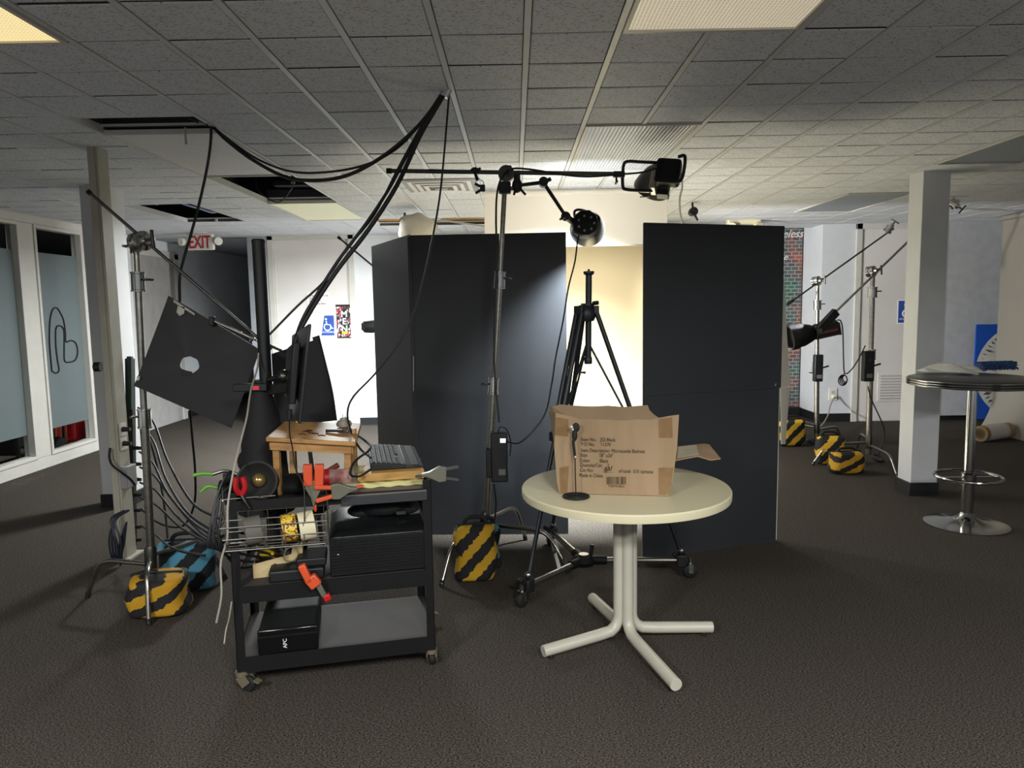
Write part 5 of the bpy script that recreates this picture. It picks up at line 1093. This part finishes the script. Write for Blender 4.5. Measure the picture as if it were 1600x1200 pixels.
t = thing('display_board', 'plain grey board hung by white hooks beside the right column', 'panel', ((a.x+b.x)/2, YP, b.z))
part(t, 'board', M().bx(a.x, b.x, YP, YP+.02, b.z-.05, a.z), mat('grey_panel', 'b9babb', .6)); part(t, 'edge', M().bx(a.x-.012, a.x, YP-.004, YP+.02, b.z-.05, a.z).bx(b.x, b.x+.012, YP-.004, YP+.02, b.z-.05, a.z), TRIM)
for px in (1532, 1551): q = at(px, 343, YP); part(t, 'hook', M().tube([q+Vector((0, 0, -.02)), q+Vector((0, -.01, .05)), q+Vector((.04, 0, .10)), q+Vector((.05, 0, .16))], .008, 7), WHITEP)
# ================================================================== CEILING THINGS
# air diffuser
x0, y0 = GX-3*T+.01, GY+9*T; cx, cy = x0+T, y0+T
cx, cy = GX-2*T+.03, GY+9.6*T
t = thing('air_vent', 'square white ceiling air diffuser left of the boom stand', 'air vent', (cx, cy, CEIL))
part(t, 'plate', M().bx(cx-.29, cx+.29, cy-.29, cy+.29, CEIL-.026, CEIL-.018), mat('vent_grey', '8d8b86', .6), bv=.002)  # plate in one flat grey, darker than the rings
for k, q in enumerate((.25, .19, .13)):
    z = CEIL-.026-.007*k; w_ = .035
    part(t, 'louver_ring', M().bx(cx-q, cx+q, cy-q, cy-q+w_, z-.006, z).bx(cx-q, cx+q, cy+q-w_, cy+q, z-.006, z).bx(cx-q, cx-q+w_, cy-q+w_, cy+q-w_, z-.006, z).bx(cx+q-w_, cx+q, cy-q+w_, cy+q-w_, z-.006, z), TRIM, bv=.003)
part(t, 'centre_plate', M().bx(cx-.05, cx+.05, cy-.05, cy+.05, CEIL-.052, CEIL-.046), mat('vent_grey', '8d8b86'))
# exit sign
ex = at(313, 378, 9.1); t = thing('exit_sign', 'white EXIT sign with two emergency lamp heads over the passage', 'exit sign', (ex.x, 9.1, CEIL))
part(t, 'housing', M().bx(ex.x-.17, ex.x+.17, 9.08, 9.14, ex.z-.1, ex.z+.1), WHITEP, bv=.015)
part(t, 'canopy', M().bx(ex.x-.08, ex.x+.08, 9.06, 9.16, ex.z+.1, CEIL), WHITEP, bv=.01)
for s in (-1, 1): l = part(t, 'lamp_head', M().lathe([(.02, -.05), (.045, -.03), (.05, .03), (.046, .035), (.001, .036)], (ex.x+s*.22, 9.1, ex.z+.005), (s*.5, -.85, -.1), 18), WHITEP); part(l, 'neck', M().cyl((ex.x+s*.16, 9.11, ex.z), (ex.x+s*.18, 9.11, ex.z), .02), WHITEP)
text(t, 'lettering', 'EXIT', mat('exit_red', 'a81c26', .5), (ex.x, 9.076, ex.z-.075), (1, 0, 0), (0, 0, 1), .215, .002, .62, 'CENTER', bold=.004)
# emergency light at the back right
em = at(1162, 347, 8.8); t = thing('emergency_light', 'cream emergency light under the ceiling above the right flat', 'emergency light', (em.x, 8.8, CEIL))
part(t, 'housing', M().bx(em.x-.2, em.x+.2, 8.75, 8.85, em.z-.03, CEIL), CREAM, bv=.015)
for s in (-1, 1): part(t, 'lamp_head', M().lathe([(.03, -.04), (.055, -.01), (.06, .03), (.001, .03)], (em.x+s*.15, 8.76, em.z-.06), (s*.3, -.8, -.3), 18), CREAM)
# round black spots
for (px, py, Y, s, lab) in ((632, 345.5, 7.6, -1, 'small round black spotlight under the ceiling above the left flat'), (1083, 331, 7.2, 1, 'small round black spotlight under the ceiling above the right flat')):
    c = at(px, py, Y); t = thing('ceiling_spot', lab, 'spotlight', (c.x, Y, CEIL), 0, 'small black ceiling spots')
    part(t, 'head', M().lathe([(.02, -.06), (.035, -.05), (.042, 0), (.042, .03), (.036, .034), (.001, .03)], c, (.1*s, -1, .1), 20), BLACK); part(t, 'stem', M().cyl(c, (c.x, Y+.04, CEIL), .01), BLACK); part(t, 'tail', M().cyl(c, c+Vector((.05*s, .02, -.08)), .014, .01), BLACK)
# white fabric bundle above left flat
q = at(652, 358, 7.2); t = thing('fabric_softbox', 'crumpled white fabric softbox peeking above the left flat', 'softbox', (q.x, 7.2, 0))
m = M().sph(q, .19, 18, (1, .8, .8)); rnd = random.Random(2); m.v = [v+Vector((.012*math.sin(30*v.z), .0, .01*math.sin(40*v.x))) for v in m.v]
part(t, 'fabric', m, mat('crumpled_fabric', 'bdb5a3', .85, bump=.4, bscale=14), ang=80); part(t, 'stand_pole', M().cyl((q.x, 7.2, 0), (q.x, 7.2, q.z-.1), .015), DSTEEL); part(t, 'stand_base', M().lathe([(.25, 0), (.25, .015), (.03, .03), (.02, .1)], (q.x, 7.2, 0), (0, 0, 1), 20), BLACK)
# stand arm and lamp end sticking out behind the left flat
Yh = 6.2; b0 = at(575, 510, Yh); t = thing('hidden_stand', 'stand behind the left flat with its rod and black lamp end showing', 'light stand', (b0.x+.2, Yh, 0))
part(t, 'rod', M().cyl(at(529, 371, Yh), at(600, 430, Yh), .008), DSTEEL); part(t, 'rod_tip', M().cyl(at(528, 370, Yh), at(532, 373.5, Yh), .013), RUB)
part(t, 'pole', M().cyl((b0.x+.2, Yh, 0), (b0.x+.2, Yh, 1.95), .016), DSTEEL); part(t, 'lamp_end', M().lathe([(.03, -.08), (.055, -.06), (.06, 0), (.05, .1)], b0+Vector((.03, 0, 0)), (1, .15, 0), 10), BLACK); part(t, 'lamp_vent', M().box(b0+Vector((-.03, -.05, 0)), (.03, .02, .06)), DSTEEL); part(t, 'foot', M().bx(b0.x, b0.x+.4, Yh-.03, Yh+.03, 0, .03), DSTEEL)
# wires inside the ceiling holes
solo('plenum_wire', M().tube([(GX-10*T, GY+12.4*T, CEIL+.3), (GX-9.9*T, GY+12.9*T, CEIL+.08), (GX-9.6*T, GY+13.8*T, CEIL+.03), (GX-9.4*T, GY+14.6*T, CEIL+.03), (GX-9.2*T, GY+15*T, CEIL+.2)], .011), mat('blue_wire', '7f97c4', .5), 'pale blue cable sagging in the far ceiling hole', 'cable')
bal = Vector((GX-5.7*T, GY+11.5*T, CEIL+.10)); t = thing('ballast', 'dark ballast strip with shiny clips and drooping wire inside the ceiling hole', 'ballast', bal)
part(t, 'strip', M().bx(bal.x-.28, bal.x+.25, bal.y-.06, bal.y+.06, bal.z, bal.z+.04), BLACK)
for dx in (-.22, .2): part(t, 'hanger', M().cyl((bal.x+dx, bal.y, bal.z+.03), (bal.x+dx, bal.y, CEIL+.63), .004), DSTEEL)
for dx in (-.12, .16): part(t, 'clip', M().bx(bal.x+dx, bal.x+dx+.035, bal.y-.065, bal.y-.055, bal.z+.01, bal.z+.03), WHITEP)
part(t, 'lead_wire', M().tube([at(400, 285, 6.2)+Vector((0, 0, .25))]+path((400, 285, 6.2), (402, 295, 6.2), (412, 305, 6.2), (428, 315, 6.2), (440, 314, 6.2), (452, 300, 6.1), (458, 284, 6.0))+[at(458, 284, 6.0)+Vector((0, 0, .25))], .005), CABLE)
# clamp holding cables at the ceiling gap
q = at(303, 184, 3.95); t = thing('spring_clamp', 'black spring clamp pinching cables at the ceiling gap', 'clamp', q, 0, 'black spring clamps')
part(t, 'jaw', M().bar(at(298, 182, 3.95), at(312, 190, 3.95), .03, .03), BLACK, bv=.005); part(t, 'handle', M().cyl(q, at(285, 174, 3.93), .009), BLACK); part(t, 'handle', M().cyl(at(308, 186, 3.95), at(325, 193, 3.95), .009), BLACK); part(t, 'tape_tail', M().bx(*(lambda a: (a.x-.006, a.x+.006, a.y, a.y+.002, a.z-.09, a.z))(at(289, 199, 4.05))), tapem)
# ================================================================== CABLES
CP = [('thick black cable pair running from the ceiling hook down to the monitor', ((700, 137, 3.44), (676, 178, 3.43), (655, 215, 3.42), (620, 290, 3.38), (575, 360, 3.34), (525, 425, 3.3), (482, 492, 3.28), (459, 540, 3.27), (451, 590, 3.27), (447, 605, 3.27)), .0105, CABLE),
      ('black cable beside the thick pair running down to the monitor', ((698, 137, 3.45), (670, 185, 3.44), (640, 235, 3.42), (608, 295, 3.4), (570, 352, 3.36), (528, 408, 3.33), (492, 465, 3.3), (470, 505, 3.29), (456, 550, 3.29)), .0075, CABLE),
      ('thin dark cable running from the ceiling hook to the black pole', ((697, 138, 3.45), (664, 188, 3.44), (625, 258, 3.42), (585, 335, 3.4), (545, 385, 3.38), (508, 438, 3.36), (465, 478, 3.35), (421, 523, 3.34)), .0055, mat('brown_cable', '241a1c', .5)),
      ('heavy black cable sagging across the ceiling to the left gap', ((697, 137, 3.44), (668, 180, 3.46), (635, 215, 3.5), (590, 250, 3.6), (540, 275, 3.7), (490, 282, 3.8), (445, 276, 3.88), (395, 250, 3.95), (355, 220, 4.0), (330, 196, 4.02), (312, 186, 4.0)), .0095, CABLE),
      ('thinner black cable sagging above the heavy one across the ceiling', ((695, 138, 3.45), (660, 190, 3.48), (620, 232, 3.54), (570, 258, 3.64), (510, 269, 3.76), (455, 268, 3.86), (405, 250, 3.94), (365, 224, 4.0), (335, 200, 4.03), (318, 190, 4.02)), .006, CABLE),
      ('black cable hanging from the ceiling gap down to the flag board', ((330, 192, 4.0), (329, 225, 4.0), (323, 265, 4.0), (312, 315, 4.0), (300, 360, 4.0), (287, 405, 4.0), (281, 432, 4.0), (281, 472, 3.95)), .0075, CABLE),
      ('thin black cable falling from the ceiling hook in front of the left flat', ((702, 141, 3.44), (699, 180, 3.44), (694, 240, 3.44), (688, 300, 3.44), (680, 350, 3.44), (668, 410, 3.42), (650, 480, 3.4), (625, 535, 3.36), (585, 585, 3.32), (552, 620, 3.28), (543, 645, 3.25), (548, 672, 3.2), (562, 700, 3.15), (580, 716, 3.12)), .0048, CABLE),
      ('pale cord hanging from the flag corner past the front of the cart', ((404, 552, 3.3), (402, 575, 3.25), (392, 610, 3.1), (386, 650, 2.95), (376, 690, 2.86), (365, 735, 2.78), (356, 790, 2.74), (355, 840, 2.72), (345, 880, 2.72), (346, 930, 2.72), (338, 973, 2.72)), .0042, CABW),
      ('black lead lying across the plank to the keyboard', ((558, 680, 3.2), (572, 690, 3.2), (579, 698, 3.1), (574, 706, 3.05), (560, 716, 3.0), (550, 728, 2.96), (548, 742, 2.93), (562, 744, 2.9), (580, 733, 2.93)), .005, CABLE),
      ('dark lead curving round the cream pole into its plug', ((172, 700, 4.4), (171, 715, 4.38), (176, 727, 4.36), (190, 738, 4.36), (203, 748, 4.4), (211, 758, 4.42)), .008, CABLE),
      ('white cord lying at the cart front left leg', ((362, 940, 2.80), (358, 965, 2.79), (353, 985, 2.78), (351, 1000, 2.77), (350, 1006, 2.76)), .003, CABW)]
for lab, pts, r_, m_ in CP:
    solo('cable', M().tube(path(*pts), r_), m_, lab, 'cable', group='cables')
ends = [((216, 637), (240, 660), (262, 720), (300, 785), (346, 812)), ((217, 662), (240, 690), (258, 745), (292, 800), (346, 838)), ((218, 706), (238, 722), (262, 770), (300, 815), (347, 845)), ((219, 730), (240, 742), (270, 782), (310, 828), (347, 852)), ((219, 754), (242, 765), (275, 805), (315, 838), (348, 858)), ((219, 777), (245, 790), (280, 822), (318, 845), (348, 862)), ((220, 795), (250, 818), (285, 822), (303, 790), (305, 740), (300, 680), (297, 640)), ((222, 822), (246, 838), (262, 852), (285, 862), (320, 868)), ((218, 645), (235, 690), (248, 740), (258, 800), (262, 850), (258, 868))]
for i, pts in enumerate(ends):
    n = len(pts); pp_ = [at(x, y, 4.45+(3.15-4.45)*k/(n-1)) if i not in (6, 8) else at(x, y, 4.4-.1*k) for k, (x, y) in enumerate(pts)]
    for q in pp_: q.z = max(q.z, .012)
    solo('power_lead', M().tube(pp_, .0065), CABLE, 'black power lead from the strip, number %s from the top, sagging towards the cart' % ['one', 'two', 'three', 'four', 'five', 'six', 'seven', 'eight', 'nine'][i], 'cable', group='power leads at the left stand')
m = M(); c = at(190, 800, 4.3)
for k in range(7):
    rr = random.Random(k); pts = [at(195+rr.uniform(-3, 8), 797, 4.34), at(178+rr.uniform(-6, 4), 812, 4.32), at(171+3*k+rr.uniform(-3, 3), 845, 4.3), at(178+2*k, 878+rr.uniform(-5, 6), 4.32), at(190+rr.uniform(-4, 4), 855, 4.33), at(198, 815, 4.34)]
    m.tube(pts, .0055)
solo('cable_bundle', m, mat('navy_cable', '161d2b', .5), 'looped bundle of dark cables hung on the cream pole', 'cable coil')
solo('white_cable', M().tube(path((1062, 262, 5.2), (1066, 290, 5.2), (1062, 310, 5.2), (1063, 335, 5.2), (1068, 352, 5.2)), .007), CABW, 'white cable hanging from the ceiling beside the boom lamp', 'cable')
q = at(700, 137, 3.44); t = thing('ceiling_hook', 'bright taped hook in the ceiling gathering the black cables', 'hook', q)
part(t, 'tape_wrap', M().cyl(q+Vector((.012, 0, .02)), q+Vector((-.02, 0, -.04)), .022, n=12), mat('shiny_tape', 'cfcfcf', .2, .6)); part(t, 'hook_wire', M().tube([q+Vector((.012, 0, .02)), q+Vector((.02, 0, .05)), (q.x+.02, q.y, CEIL-.002)], .004), STEEL)
# cable jumble on the cart's top left corner
for k in range(6):
    rr = random.Random(40+k); s = rr.uniform(0, .12)
    pts = [cw(s, .1, .80), cw(s-.05+rr.uniform(-.03, .03), .08, .88+rr.uniform(-.02, .03)), cw(-.04+rr.uniform(-.02, .02), .03, .78), cw(-.03-.01*k, .0, .62), cw(.02, .08, .5+.03*k), cw(.1+.04*k, .2, .47)]
    solo('cart_cable', M().tube(pts, .0055), CABLE, 'black cable looping over the upper left corner of the cart, %s of six counting outwards' % ('first', 'second', 'third', 'fourth', 'fifth', 'sixth')[k], 'cable', group='cables looping over the cart corner')
for k in range(4):
    pts = [cw(.08+.03*k, .2, .74), cw(.16, .16+.02*k, .68-.012*k), cw(.28, .18, .67-.015*k), cw(.38, .22, .72-.01*k)]
    solo('cart_cable', M().tube(pts, .006), CABLE, 'black cable sagging behind the wire basket under the cart top, %s of four' % ('highest', 'second highest', 'third highest', 'lowest')[k], 'cable', group='cables sagging under the cart top')
